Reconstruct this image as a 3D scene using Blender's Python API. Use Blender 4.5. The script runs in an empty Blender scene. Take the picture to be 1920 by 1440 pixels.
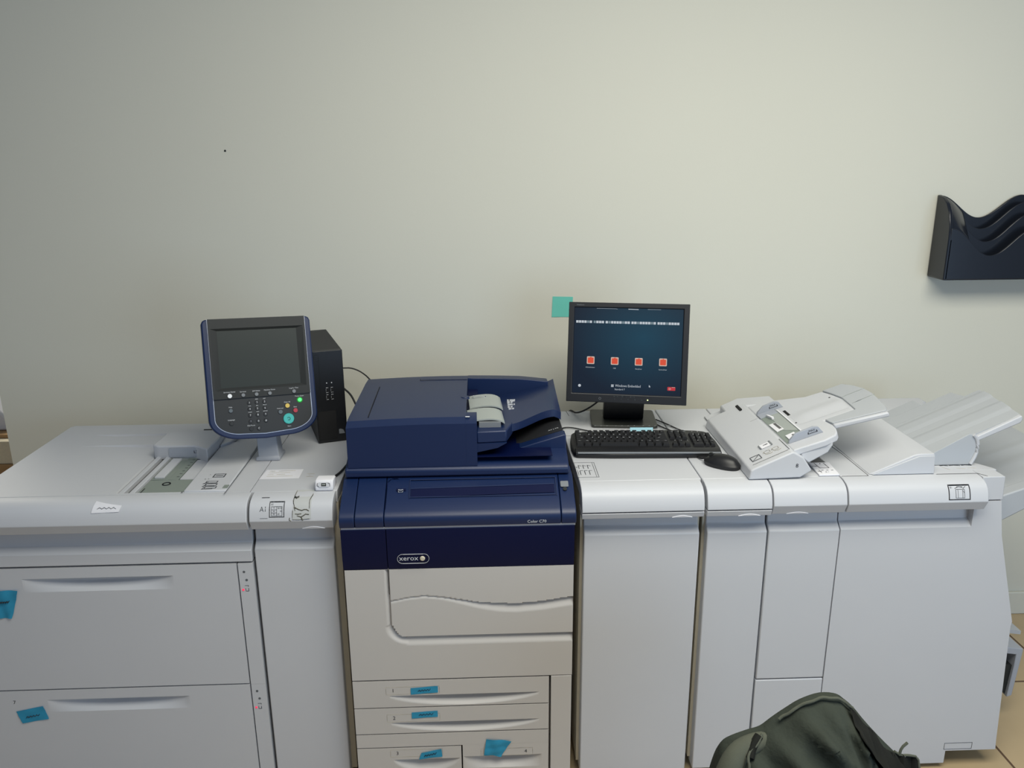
import bpy, bmesh, math, random
from mathutils import Vector, Matrix
random.seed(7)
S = bpy.context.scene
COL = S.collection
# ------------------------------------------------------------------ camera
f = 1500.0
fw = Vector((-60, -430, 1500)).normalized()      # image direction of the world's +Y
dn = Vector((35, 5230, 1500)); dn = (dn - fw * dn.dot(fw)).normalized()   # image direction of world down
rt = dn.cross(fw)
cam = bpy.data.cameras.new('camera'); camo = bpy.data.objects.new('camera', cam); COL.objects.link(camo)
cam.sensor_fit = 'HORIZONTAL'; cam.sensor_width = 36.0; cam.lens = f / 1920 * 36; cam.clip_start = .05
def c2w(v): return Vector((rt.dot(v), fw.dot(v), -dn.dot(v)))
cx, cy, cz = c2w(Vector((1, 0, 0))), c2w(Vector((0, -1, 0))), c2w(Vector((0, 0, -1)))
m = Matrix((cx, cy, cz)).transposed().to_4x4(); m.translation = Vector((0, -2.0, 1.834))
camo.matrix_world = m
S.camera = camo
# ------------------------------------------------------------------ world and light
W = bpy.data.worlds.new('world'); S.world = W; W.use_nodes = True
W.node_tree.nodes['Background'].inputs[0].default_value = (.62, .76, 1.0, 1)
W.node_tree.nodes['Background'].inputs[1].default_value = .21
def area(name, loc, target, sx, sy, energy, color):
    l = bpy.data.lights.new(name, 'AREA'); l.shape = 'RECTANGLE'; l.size = sx; l.size_y = sy; l.energy = energy; l.color = color
    o = bpy.data.objects.new(name, l); COL.objects.link(o); o.location = loc
    o.rotation_euler = (Vector(target) - Vector(loc)).to_track_quat('-Z', 'Y').to_euler(); return o
area('window_daylight', (2.6, -3.6, 1.12), (.4, .5, 1.0), 2.2, 2.1, 44, (.54, .74, 1.0))
area('ceiling_lamp', (.8, -1.15, 2.9), (.8, -.9, 0), 2.2, 1.2, 78, (1.0, .97, .86))
area('left_room_lamp', (-2.6, 2.2, 2.6), (-2.3, 1.6, .6), .8, .8, 30, (1.0, .95, .82))
S.view_settings.view_transform = 'Standard'; S.view_settings.look = 'None'
S.view_settings.exposure = 0.0; S.view_settings.gamma = 1.0; S.view_settings.use_curve_mapping = False
# ------------------------------------------------------------------ materials
def lin(c): return tuple(((x / 255) / 12.92 if x <= 10 else ((x / 255 + .055) / 1.055) ** 2.4) for x in c)
def mat(name, rgb, rough=.5, metal=0, emit=None, es=1, bump=0, bscale=400, var=0, vscale=3, spec=.5, coat=0):
    M = bpy.data.materials.new(name); M.use_nodes = True; N = M.node_tree.nodes; L = M.node_tree.links
    b = N['Principled BSDF']; c = lin(rgb)
    b.inputs['Base Color'].default_value = (*c, 1); b.inputs['Roughness'].default_value = rough; b.inputs['Metallic'].default_value = metal
    b.inputs['Specular IOR Level'].default_value = spec; b.inputs['Coat Weight'].default_value = coat
    if emit: b.inputs['Emission Color'].default_value = (*lin(emit), 1); b.inputs['Emission Strength'].default_value = es
    if bump or var:
        tc = N.new('ShaderNodeTexCoord')
    if bump:
        n = N.new('ShaderNodeTexNoise'); n.inputs['Scale'].default_value = bscale; n.inputs['Detail'].default_value = 2
        u = N.new('ShaderNodeBump'); u.inputs['Strength'].default_value = bump; u.inputs['Distance'].default_value = .001
        L.new(tc.outputs['Object'], n.inputs['Vector']); L.new(n.outputs['Fac'], u.inputs['Height']); L.new(u.outputs['Normal'], b.inputs['Normal'])
    if var:
        n = N.new('ShaderNodeTexNoise'); n.inputs['Scale'].default_value = vscale; n.inputs['Detail'].default_value = 5
        r = N.new('ShaderNodeMix'); r.data_type = 'RGBA'
        r.inputs[6].default_value = (*[x * (1 - var) for x in c], 1); r.inputs[7].default_value = (*[min(1, x * (1 + var * .6)) for x in c], 1)
        L.new(tc.outputs['Object'], n.inputs['Vector']); L.new(n.outputs['Fac'], r.inputs[0]); L.new(r.outputs[2], b.inputs['Base Color'])
    return M
M = {}
M['wall'] = mat('wall_paint', (214, 213, 200), .85, bump=.15, bscale=260, var=.03, vscale=1.3, spec=.2)
M['white'] = mat('warm_white_plastic', (195, 197, 201), .48, bump=.05, bscale=900, var=.03, vscale=4)
M['white2'] = mat('printer_white_plastic', (192, 189, 185), .5, bump=.05, bscale=900, var=.03, vscale=4)
M['beige'] = mat('beige_side_plastic', (196, 188, 168), .6)
M['gray'] = mat('gray_plastic', (158, 164, 160), .5)
M['lav'] = mat('lavender_gray_plastic', (160, 165, 174), .5)
M['traygray'] = mat('tray_gray_plastic', (174, 178, 182), .55, var=.03)
M['greengray'] = mat('green_gray_metal', (138, 148, 140), .45, metal=.2)
M['navy'] = mat('navy_plastic', (12, 33, 72), .42, bump=.08, bscale=900)
M['darknavy'] = mat('dark_navy_door', (3, 13, 52), .45, spec=.2)
M['black'] = mat('black_plastic', (18, 19, 22), .42, bump=.06, bscale=900)
M['blacksoft'] = mat('soft_black_plastic', (26, 27, 30), .6)
M['dark'] = mat('dark_gap', (10, 10, 12), .8)
M['seam'] = mat('gray_seam', (92, 92, 92), .8)
M['ink'] = mat('gray_ink', (88, 92, 96), .7)
M['inkd'] = mat('dark_ink', (46, 48, 54), .7)
M['inkw'] = mat('white_ink', (205, 208, 212), .6)
M['bezel'] = mat('monitor_bezel', (22, 24, 29), .45)
M['mbase'] = mat('monitor_base_plastic', (58, 60, 56), .38)
M['silver'] = mat('silver_stripe', (190, 196, 210), .3, metal=.5)
M['chargray'] = mat('charcoal_face', (34, 37, 37), .5, spec=.35)
M['charscr'] = mat('dull_screen', (44, 50, 48), .35, spec=.3)
M['chardark'] = mat('charcoal_lower_face', (26, 29, 31), .45)
M['gbtn'] = mat('gray_button', (120, 124, 128), .4)
M['wbtn'] = mat('white_button', (235, 238, 240), .4)
M['ybtn'] = mat('yellow_button', (214, 186, 92), .4)
M['rbtn'] = mat('red_button', (178, 52, 66), .4)
M['tbtn'] = mat('teal_button', (62, 178, 172), .4)
M['dgbtn'] = mat('slate_button', (88, 98, 104), .4)
M['green'] = mat('green_light', (60, 220, 90), .4, emit=(70, 255, 110), es=1.6)
M['greenring'] = mat('green_light_ring', (10, 110, 24), .4, emit=(8, 120, 20), es=.35)
M['redled'] = mat('red_light', (230, 60, 90), .4, emit=(255, 60, 100), es=.7)
M['wled'] = mat('pale_green_light', (230, 240, 170), .4, emit=(230, 245, 170), es=.9)
M['note'] = mat('blue_note_paper', (40, 140, 176), .85, var=.06, vscale=30)
M['noteteal'] = mat('teal_note_paper', (112, 205, 190), .9)
M['notepale'] = mat('pale_blue_note_paper', (160, 205, 218), .9)
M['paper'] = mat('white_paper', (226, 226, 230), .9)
M['tape'] = mat('clear_dirty_tape', (186, 188, 186), .35)
M['dirt'] = mat('tape_grime', (122, 120, 108), .8)
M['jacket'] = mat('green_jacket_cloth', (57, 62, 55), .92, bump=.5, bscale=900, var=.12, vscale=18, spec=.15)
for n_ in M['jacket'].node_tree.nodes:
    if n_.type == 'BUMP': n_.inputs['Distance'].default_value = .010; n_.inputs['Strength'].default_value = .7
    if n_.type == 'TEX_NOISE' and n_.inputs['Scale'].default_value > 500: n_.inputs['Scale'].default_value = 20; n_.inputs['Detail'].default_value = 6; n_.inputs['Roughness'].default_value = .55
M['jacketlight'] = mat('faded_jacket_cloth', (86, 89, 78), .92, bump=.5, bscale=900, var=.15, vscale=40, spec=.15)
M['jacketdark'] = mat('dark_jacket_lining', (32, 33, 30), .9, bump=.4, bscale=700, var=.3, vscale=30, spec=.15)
M['holder'] = mat('glossy_black_holder', (26, 30, 38), .22)
M['card'] = mat('brown_cardboard', (176, 140, 96), .9)
M['orange'] = mat('orange_shelf_wood', (206, 150, 60), .6)
M['cream'] = mat('cream_paper_stack', (226, 214, 186), .9, var=.12, vscale=120)
M['metal'] = mat('bright_metal', (190, 192, 196), .25, metal=1)

def tile_material():
    T = bpy.data.materials.new('beige_floor_tile'); T.use_nodes = True; N = T.node_tree.nodes; L = T.node_tree.links
    b = N['Principled BSDF']; b.inputs['Roughness'].default_value = .38
    tc = N.new('ShaderNodeTexCoord'); mp = N.new('ShaderNodeMapping'); mp.inputs['Location'].default_value = (-1.62, -.40, 0)
    br = N.new('ShaderNodeTexBrick'); br.offset = 0; br.squash = 1
    for k, v in (('Scale', 1), ('Brick Width', .434), ('Row Height', .434), ('Mortar Size', .0042), ('Mortar Smooth', .1)): br.inputs[k].default_value = v
    br.inputs['Color1'].default_value = (*lin((196, 174, 138)), 1); br.inputs['Color2'].default_value = (*lin((188, 168, 132)), 1)
    br.inputs['Mortar'].default_value = (*lin((96, 72, 52)), 1)
    n = N.new('ShaderNodeTexNoise'); n.inputs['Scale'].default_value = 9; n.inputs['Detail'].default_value = 6
    mx = N.new('ShaderNodeMix'); mx.data_type = 'RGBA'; mx.blend_type = 'MULTIPLY'; mx.inputs[0].default_value = .35
    cr = N.new('ShaderNodeValToRGB'); cr.color_ramp.elements[0].color = (.6, .56, .5, 1); cr.color_ramp.elements[1].color = (1, 1, 1, 1)
    L.new(tc.outputs['Object'], mp.inputs['Vector']); L.new(mp.outputs['Vector'], br.inputs['Vector']); L.new(tc.outputs['Object'], n.inputs['Vector'])
    L.new(n.outputs['Fac'], cr.inputs['Fac']); L.new(br.outputs['Color'], mx.inputs[6]); L.new(cr.outputs['Color'], mx.inputs[7]); L.new(mx.outputs[2], b.inputs['Base Color'])
    bp = N.new('ShaderNodeBump'); bp.inputs['Strength'].default_value = .4; bp.inputs['Distance'].default_value = .002; bp.invert = True
    L.new(br.outputs['Fac'], bp.inputs['Height']); L.new(bp.outputs['Normal'], b.inputs['Normal'])
    return T
M['tile'] = tile_material()
def screen_material():
    # the display's own picture: teal glow in the middle fading to dark blue at the left and bottom
    T = bpy.data.materials.new('display_picture'); T.use_nodes = True; N = T.node_tree.nodes; L = T.node_tree.links
    b = N['Principled BSDF']; b.inputs['Roughness'].default_value = .35; b.inputs['Base Color'].default_value = (.006, .01, .015, 1)
    tc = N.new('ShaderNodeTexCoord'); mp = N.new('ShaderNodeMapping'); mp.inputs['Location'].default_value = (-.05, 0, -.21); 
    mp.vector_type = 'POINT'
    g = N.new('ShaderNodeVectorMath'); g.operation = 'MULTIPLY'; g.inputs[1].default_value = (4.2, 0, 5.2)
    ln = N.new('ShaderNodeVectorMath'); ln.operation = 'LENGTH'
    cr = N.new('ShaderNodeValToRGB'); e = cr.color_ramp.elements
    e[0].position = 0; e[0].color = (*lin((16, 74, 98)), 1); e[1].position = 1.0; e[1].color = (*lin((12, 24, 46)), 1)
    L.new(tc.outputs['Object'], mp.inputs['Vector']); L.new(mp.outputs['Vector'], g.inputs[0]); L.new(g.outputs[0], ln.inputs[0])
    L.new(ln.outputs['Value'], cr.inputs['Fac']); L.new(cr.outputs['Color'], b.inputs['Emission Color']); b.inputs['Emission Strength'].default_value = .55; b.inputs['Specular IOR Level'].default_value = .25
    return T
M['screen'] = screen_material()
M['scrwhite'] = mat('display_white', (20, 20, 20), .4, emit=(200, 208, 216), es=.8)
M['scrgray'] = mat('display_gray', (20, 20, 20), .4, emit=(120, 140, 150), es=.8)
M['scrorange'] = mat('display_orange', (20, 20, 20), .4, emit=(222, 74, 40), es=.85)
M['scrpeach'] = mat('display_peach', (20, 20, 20), .4, emit=(215, 190, 175), es=.8)
M['scrred'] = mat('display_red', (20, 20, 20), .4, emit=(200, 36, 50), es=.8)
# ------------------------------------------------------------------ mesh helpers
class F:      # flat frame: a along xd, b along yd, n along the normal
    def __init__(s, o, xd, yd):
        s.o = Vector(o); s.x = Vector(xd).normalized(); s.y = Vector(yd).normalized(); s.n = s.x.cross(s.y)
    def p(s, a, b, n=0): return s.o + s.x * a + s.y * b + s.n * n
class PF:     # frame wrapped over a front-edge profile: a = world x, b = height along the curve measured by z
    def __init__(s, prof, zoff=0): s.pr = sorted([(z + zoff, y) for y, z in prof])
    def p(s, a, b, n=0):
        pr = s.pr
        for (z0, y0), (z1, y1) in zip(pr, pr[1:]):
            if b <= z1 or (z1, y1) == pr[-1]:
                t = (b - z0) / (z1 - z0); y = y0 + (y1 - y0) * t
                nn = Vector((0, -(z1 - z0), (y1 - y0))).normalized()
                if nn.y > 0: nn = -nn
                return Vector((a, y, b)) + nn * n
XZ = F((0, 0, 0), (1, 0, 0), (0, 0, 1))          # facing -Y
XY = F((0, 0, 0), (1, 0, 0), (0, 1, 0))          # facing +Z
_txt = {}
def text_geo(s, size):
    if (s, size) not in _txt:
        cu = bpy.data.curves.new('t', 'FONT'); cu.body = s; cu.size = size; cu.align_x = 'CENTER'; cu.align_y = 'CENTER'; cu.resolution_u = 2
        o = bpy.data.objects.new('t', cu); COL.objects.link(o)
        me = bpy.data.meshes.new_from_object(o.evaluated_get(bpy.context.evaluated_depsgraph_get()))
        _txt[(s, size)] = ([tuple(v.co) for v in me.vertices], [tuple(p.vertices) for p in me.polygons])
        bpy.data.objects.remove(o); bpy.data.curves.remove(cu); bpy.data.meshes.remove(me)
    return _txt[(s, size)]
class MB:
    def __init__(s): s.v = []; s.f = []
    def add(s, vs, fs):
        k = len(s.v); s.v += [Vector(v) for v in vs]; s.f += [tuple(i + k for i in q) for q in fs]; return s
    def box(s, x0, x1, y0, y1, z0, z1):
        return s.add([(x, y, z) for z in (z0, z1) for y in (y0, y1) for x in (x0, x1)],
                     [(0, 2, 3, 1), (4, 5, 7, 6), (0, 1, 5, 4), (1, 3, 7, 5), (3, 2, 6, 7), (2, 0, 4, 6)])
    def slab(s, fr, poly, n0, n1):
        k = len(poly)
        vs = [fr.p(a, b, n0) for a, b in poly] + [fr.p(a, b, n1) for a, b in poly]
        return s.add(vs, [tuple(range(k))[::-1], tuple(range(k, 2 * k))] + [(i, (i + 1) % k, (i + 1) % k + k, i + k) for i in range(k)])
    def prism(s, poly, x0, x1):      # poly in (Y,Z) extruded along X
        k = len(poly); vs = [(x0, y, z) for y, z in poly] + [(x1, y, z) for y, z in poly]
        return s.add(vs, [tuple(range(k)), tuple(range(k, 2 * k))[::-1]] + [(i, i + k, (i + 1) % k + k, (i + 1) % k) for i in range(k)])
    def line(s, fr, pts, w=.001, h=.0006, closed=False, sub=4):
        pts = list(pts) + ([pts[0]] if closed else [])
        if isinstance(fr, PF): sub = 12; h = max(h, .0008)
        for (a0, b0), (a1, b1) in zip(pts, pts[1:]):
            d = Vector((a1 - a0, b1 - b0)); L_ = d.length or 1e-6; d /= L_; q = Vector((-d.y, d.x)) * w / 2
            for i in range(sub):
                t0 = -w / 2 / L_ if i == 0 else i / sub; t1 = 1 + w / 2 / L_ if i == sub - 1 else (i + 1) / sub
                A = Vector((a0, b0)) + d * L_ * t0; B = Vector((a0, b0)) + d * L_ * t1
                s.slab(fr, [(A.x - q.x, A.y - q.y), (B.x - q.x, B.y - q.y), (B.x + q.x, B.y + q.y), (A.x + q.x, A.y + q.y)], .0002, h)
        return s
    def rect(s, fr, a0, a1, b0, b1, w=.001, h=.0006): return s.line(fr, [(a0, b0), (a1, b0), (a1, b1), (a0, b1)], w, h, True)
    def text(s, fr, t, size, a, b, n=.0006, rot=0, sx=1):
        vs, fs = text_geo(t, size); c, q = math.cos(rot), math.sin(rot)
        return s.add([fr.p(a + (x * c * sx - y * q), b + (x * q * sx + y * c), n) for x, y, z in vs], fs)
    def grid(s, fn, nu, nv, flip=False):
        vs = [fn(i / nu, j / nv) for j in range(nv + 1) for i in range(nu + 1)]; w = nu + 1
        fs = [(j * w + i, j * w + i + 1, (j + 1) * w + i + 1, (j + 1) * w + i) for j in range(nv) for i in range(nu)]
        return s.add(vs, [q[::-1] for q in fs] if flip else fs)
    def sheet(s, fn, nu, nv, th):    # a thin closed sheet: fn(u,v,n)
        n = (nu + 1) * (nv + 1); w = nu + 1
        vs = [fn(i / nu, j / nv, th) for j in range(nv + 1) for i in range(nu + 1)] + [fn(i / nu, j / nv, 0) for j in range(nv + 1) for i in range(nu + 1)]
        fs = []
        for j in range(nv):
            for i in range(nu):
                q = (j * w + i, j * w + i + 1, (j + 1) * w + i + 1, (j + 1) * w + i); fs.append(q); fs.append(tuple(k + n for k in q[::-1]))
        for i in range(nu):
            fs.append((i + 1, i, i + n, i + 1 + n)); k = nv * w; fs.append((k + i, k + i + 1, k + i + 1 + n, k + i + n))
        for j in range(nv):
            a, b = j * w, (j + 1) * w; fs.append((a, b, b + n, a + n)); a += nu; b += nu; fs.append((b, a, a + n, b + n))
        return s.add(vs, fs)
    def tube(s, pts, r, seg=8, smooth=0):
        pts = [Vector(p) for p in pts]
        for _ in range(smooth):
            q = [pts[0]]
            for a, b in zip(pts, pts[1:]): q += [a * .75 + b * .25, a * .25 + b * .75]
            pts = q + [pts[-1]]
        n = len(pts); rr = r if callable(r) else (lambda t: r); vs = []; up = Vector((0, 0, 1))
        for i, p in enumerate(pts):
            t = (pts[min(i + 1, n - 1)] - pts[max(i - 1, 0)]).normalized()
            a = t.cross(up); a = a.normalized() if a.length > .1 else t.cross(Vector((0, 1, 0))).normalized(); b = t.cross(a)
            for k in range(seg):
                g = 2 * math.pi * k / seg; vs.append(p + (a * math.cos(g) + b * math.sin(g)) * rr(i / (n - 1)))
        fs = [(i * seg + k, i * seg + (k + 1) % seg, (i + 1) * seg + (k + 1) % seg, (i + 1) * seg + k) for i in range(n - 1) for k in range(seg)]
        fs += [tuple(range(seg))[::-1], tuple(range((n - 1) * seg, n * seg))]
        return s.add(vs, fs)
    def disc(s, fr, a, b, r, n0, n1, seg=24, taper=1.0):
        k = seg; A = [(a + r * math.cos(6.28318 * i / k), b + r * math.sin(6.28318 * i / k)) for i in range(k)]
        B = [(a + r * taper * math.cos(6.28318 * i / k), b + r * taper * math.sin(6.28318 * i / k)) for i in range(k)]
        vs = [fr.p(x, y, n0) for x, y in A] + [fr.p(x, y, n1) for x, y in B]
        return s.add(vs, [tuple(range(k))[::-1], tuple(range(k, 2 * k))] + [(i, (i + 1) % k, (i + 1) % k + k, i + k) for i in range(k)])
    def build(s, name, mt, parent=None, local=False, bev=0, seg=2, ang=35, smooth=True):
        off = Vector((0, 0, 0)) if (local or parent is None) else ORG.get(parent.name, Vector((0, 0, 0)))
        me = bpy.data.meshes.new(name); me.from_pydata([tuple(v - off) for v in s.v], [], s.f)
        bm = bmesh.new(); bm.from_mesh(me); bmesh.ops.remove_doubles(bm, verts=bm.verts, dist=1e-6)
        bmesh.ops.recalc_face_normals(bm, faces=bm.faces)
        for fc in bm.faces: fc.smooth = smooth
        for e in bm.edges:
            if len(e.link_faces) == 2 and e.calc_face_angle(0) > math.radians(ang): e.smooth = False
        bm.to_mesh(me); bm.free()
        me.materials.append(M[mt] if isinstance(mt, str) else mt)
        o = bpy.data.objects.new(name, me); COL.objects.link(o)
        if parent is not None: o.parent = parent; ORG[o.name] = off
        if bev:
            b = o.modifiers.new('bevel', 'BEVEL'); b.width = bev; b.segments = seg; b.limit_method = 'ANGLE'; b.angle_limit = math.radians(ang); b.harden_normals = False
        return o
ORG = {}
def box(*a): return MB().box(*a)
def tag(o, label, cat, group=None, kind=None):
    if label: o['label'] = label
    if cat: o['category'] = cat
    if group: o['group'] = group
    if kind: o['kind'] = kind
    return o
def thing(name, loc, label, cat, group=None, rot=None):
    o = bpy.data.objects.new(name, None); COL.objects.link(o); o.location = loc
    if rot is not None: o.matrix_world = Matrix.Translation(loc) @ rot
    ORG[o.name] = Vector(loc); o.empty_display_size = .05
    return tag(o, label, cat, group)
def pose(yaw, tilt, roll=0):
    Rz = Matrix.Rotation(yaw, 4, 'Z'); Rx = Matrix(((1, 0, 0, 0), (0, math.cos(tilt), math.sin(tilt), 0), (0, -math.sin(tilt), math.cos(tilt), 0), (0, 0, 0, 1)))
    return Rz @ Rx @ Matrix.Rotation(roll, 4, 'Y')
def struct(o): o['kind'] = 'structure'; return o
def rrect(x0, x1, z0, z1, r, seg=6, which=(1, 1, 1, 1)):   # corners: bl, br, tr, tl
    pts = []
    for (cx_, cz_, a0, on) in ((x0 + r, z0 + r, 180, which[0]), (x1 - r, z0 + r, 270, which[1]), (x1 - r, z1 - r, 0, which[2]), (x0 + r, z1 - r, 90, which[3])):
        if on: pts += [(cx_ + r * math.cos(math.radians(a0 + 90 * i / seg)), cz_ + r * math.sin(math.radians(a0 + 90 * i / seg))) for i in range(seg + 1)]
        else: pts.append((cx_ + (r if a0 in (270, 0) else -r), cz_ + (r if a0 in (0, 90) else -r)))
    return pts
# ------------------------------------------------------------------ the room
def wall_mesh():
    b = MB(); b.box(-1.75, 4.2, .84, .98, 0, 3.1); return b
struct(wall_mesh().build('wall_back', 'wall'))
struct(box(-6, 4.2, 3.4, 3.5, 0, 3.1).build('wall_far', 'wall'))
struct(box(-6, 4.2, -4.6, 3.5, -.05, 0).build('floor', 'tile'))
struct(box(-1.75, 4.2, .826, .84, 0, .10).build('baseboard_back', 'wall', bev=.004))
# ------------------------------------------------------------------ white modules: shared front-edge profile
TRIM = [(.0296, .9695), (.028, .9697), (.008, .9685), (-.010, .964), (-.022, .957), (-.030, .947), (-.035, .935), (-.0395, .920), (-.0405, .914), (-.027, .886), (.0296, .886)]
TOPC = [(.05, .970)] + TRIM[1:9]
def zo(p, d): return [(y, z + d) for y, z in p]
def trim_lip(b, x0, x1, d=0): return b.prism(zo(TRIM, d), x0, x1)
def split_trim(x0, x1, P, T='white'):
    up = TRIM[:8] + [(-.0405, .907), (.0296, .907)]; lo = [(.0296, .903), (-.040, .903), (-.034, .886), (.0296, .886)]
    MB().prism(up, x0, x1).build('top_trim', T, P, bev=.002)
    MB().prism(lo, x0, x1).build('handle_lip', T, P, bev=.0015)
def door(name, x0, x1, zb, P, d=0, T='white', zt=.884):
    return MB().prism([(.026, zt + d), (.022, .838 + d), (0, .820 + d), (0, zb), (.045, zb), (.045, zt + d)], x0, x1).build(name, T, P, bev=.003)
def crescent(P, xc, w, h, z, T='white', name='finger_grip_highlight', split=False):  # highlight on the trim's finger scoop, painted as a paler crescent plate
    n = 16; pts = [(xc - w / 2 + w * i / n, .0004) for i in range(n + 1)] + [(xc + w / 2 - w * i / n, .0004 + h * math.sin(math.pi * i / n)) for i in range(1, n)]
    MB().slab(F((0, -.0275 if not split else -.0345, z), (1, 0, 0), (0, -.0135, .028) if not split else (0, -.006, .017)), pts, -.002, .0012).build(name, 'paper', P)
def scoop(b, x0, x1, z0, z1, sx0, sx1, zt, zb, dep, y=0.0, nx=48, k=.5, th=.03, arc=False, hw=.5):
    # a drawer front with a finger scoop let into it: flat front at y, pocket under zt ramping out to zb
    zs = [z0, zb - .0006, zb] + [zb + (zt - zb) * i / 24 for i in range(1, 24)] + [zt - .0004, zt, zt + .0006, z1]
    xs = sorted(set([x0, x1, sx0, sx1, max(x0, sx0 - .0015), min(x1, sx1 + .0015)] + [sx0 + (sx1 - sx0) * i / nx for i in range(nx + 1)]))
    def Y(x, z):
        if sx0 < x < sx1 and zb < z < zt:
            u = (x - (sx0 + sx1) / 2) / ((sx1 - sx0) / 2); q = max(0, 1 - u * u)
            D = dep * q ** k; t = (z - zb) / (zt - zb)
            if arc: t = max(0, 1 - (1 - t) / max(.05, q ** .6))
            h = hw * q
            return y + D * min(1, t / max(.05, 1 - h))
        return y
    w = len(xs); vs = [(x, Y(x, z), z) for z in zs for x in xs]
    b.add(vs, [(j * w + i, j * w + i + 1, (j + 1) * w + i + 1, (j + 1) * w + i) for j in range(len(zs) - 1) for i in range(w - 1)])
    b.add([(x0, y, z0), (x1, y, z0), (x1, y, z1), (x0, y, z1), (x0, y + th, z0), (x1, y + th, z0), (x1, y + th, z1), (x0, y + th, z1)],
          [(0, 1, 5, 4), (1, 2, 6, 5), (2, 3, 7, 6), (3, 0, 4, 7)])
    return b
# ================================================================== high capacity paper feeder (far left)
ZL = -.011
T0 = .959
hcf = thing('paper_feeder', (-1.05, .3, 0), 'wide white two-drawer paper feeder cabinet at the left end of the printer row', 'paper feeder')
MB().box(-1.40, -.640, .05, .64, .05, .925).build('body', 'white', hcf)
box(-1.36, -.68, .09, .60, 0, .05).build('plinth', 'blacksoft', hcf)
def hcf_top():
    b = MB(); xs = [-1.40, -1.395, -1.30, -1.27, -1.21, -1.15, -1.08, -1.014, -1.010, -.822, -.8219, -.703, -.702, -.640]
    ys = [.03, .040, .041, .18, .20, .30, .415, .420, .422, .505, .507, .52, .525, .61, .64]
    def Z(x, y):
        z = T0
        if -1.3 < x < -.8215 and .0405 < y < .421:
            t = min(1, max(0, (x + 1.27) / .255)); z -= .010 * t
            if x >= -1.012: z -= .0045
        if -1.27 < x < -.705 and .506 <= y <= .521 : z -= .005
        if y > .62: z -= .006
        if x < -1.397: z -= .004
        return z
    w = len(xs); b.add([(x, y, Z(x, y)) for y in ys for x in xs], [(j * w + i, j * w + i + 1, (j + 1) * w + i + 1, (j + 1) * w + i) for j in range(len(ys) - 1) for i in range(w - 1)])
    x0, x1, y0, y1 = xs[0], xs[-1], ys[0], ys[-1]
    per = [(x, y0) for x in xs] + [(x1, y) for y in ys[1:]] + [(x, y1) for x in xs[::-1][1:]] + [(x0, y) for y in ys[::-1][1:-1]]
    k = len(per); b.add([(x, y, Z(x, y)) for x, y in per] + [(x, y, .92) for x, y in per], [(i, (i + 1) % k, (i + 1) % k + k, i + k) for i in range(k)])
    return b
hcf_top().build('top_cover', 'white', hcf, ang=20, bev=.001)
trim_lip(MB(), -1.436, -.634, ZL).build('front_trim', 'white', hcf, bev=.0015)
MB().prism([(.03, .875), (.022, .815), (0, .800), (0, .766), (.05, .766), (.05, .875)], -1.436, -.642).build('upper_panel', 'white', hcf, bev=.0015)
d1 = scoop(MB(), -1.436, -.687, .379, .760, -1.268, -.862, .729, .688, .026, k=.9).build('drawer', 'white', hcf)
d2 = scoop(MB(), -1.436, -.687, .03, .374, -1.262, -.862, .343, .302, .026, k=.9).build('drawer', 'white', hcf)
d3 = MB(); d3.box(-.683, -.642, 0, .03, .376, .760); d3.box(-.683, -.642, 0, .03, .03, .3755); st = d3.build('indicator_strip', 'white', hcf)
box(-1.43, -.64, .030, .05, .04, .765).build('drawer_frame', 'dark', hcf)
for z0 in (.680, .297):
    ic = MB()
    ic.disc(XZ, -.668, z0 + .055, .0035, 0, .0006); ic.disc(XZ, -.663, z0 + .030, .0035, 0, .0006)
    ic.line(XZ, [(-.669, z0 + .013), (-.660, z0 + .013), (-.660, z0 + .010)], .0012); ic.line(XZ, [(-.668, z0 + .004), (-.668, z0 - .004), (-.660, z0 - .004), (-.660, z0 + .004)], .0012)
    ic.build('drawer_icons', 'ink', st)
    MB().disc(XZ, -.675, z0, .0032, -.0005, .001, 12).build('red_indicator_light', 'redled', st)
MB().text(XZ, '7', .016, -1.355, .338).build('drawer_number', 'inkd', d2)
# tray 5 on top: rails, plates and the paper guide
bay = MB()
bay.box(-1.009, -.823, .043, .42, .942, .9455)
tr = bay.build('bypass_tray', 'white', hcf)
rl = MB()
for x in (-.996, -.967): rl.box(x, x + .014, .043, .34, .921, .9575)
rl.build('guide_rail', 'white', tr, bev=.001)
sh = MB(); sh.box(-1.007, -.998, .043, .40, .9455, .948); sh.box(-.980, -.969, .043, .40, .9455, .948); sh.build('rail_slot', 'seam', tr)
pl = MB(); pl.box(-.950, -.823, .043, .145, .9455, .9515); pl.box(-.950, -.880, .145, .34, .9455, .9515); pl.box(-.90, -.872, .145, .345, .9455, .9525)
pl.build('feed_plate', 'greengray', tr, bev=.001)
pw = MB(); pw.box(-.870, -.823, .150, .30, .9455, .9515); pw.box(-.942, -.915, .155, .30, .9515, .9575); pw.build('white_plate', 'white', tr, bev=.001)
MB().line(F((0, 0, .9515), (1, 0, 0), (0, 1, 0)), [(-.943, .055), (-.943, .085), (-.942, .085), (-.942, .055)], .002).build('plate_recess', 'seam', tr)
g = MB(); FF = F((0, 0, .9515), (1, 0, 0), (0, 1, 0))
g.line(FF, [(-.894 + .010 * math.cos(a * .3927), .115 + .010 * math.sin(a * .3927)) for a in range(16)], .003, .0015, True, 1); g.build('guide_mark', 'inkd', tr)
g = MB()
for i in range(7): g.line(F((0, 0, .9525), (1, 0, 0), (0, 1, 0)), [(-.882, .165 + .022 * i), (-.876, .165 + .022 * i)], .002)
g.build('size_scale', 'ink', tr)
gd = MB(); gd.slab(XY, [(-1.008, .325), (-.985, .312), (-.88, .312), (-.86, .30), (-.83, .275), (-.826, .36), (-.826, .44), (-.99, .44), (-1.006, .43)], .948, .993)
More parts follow.
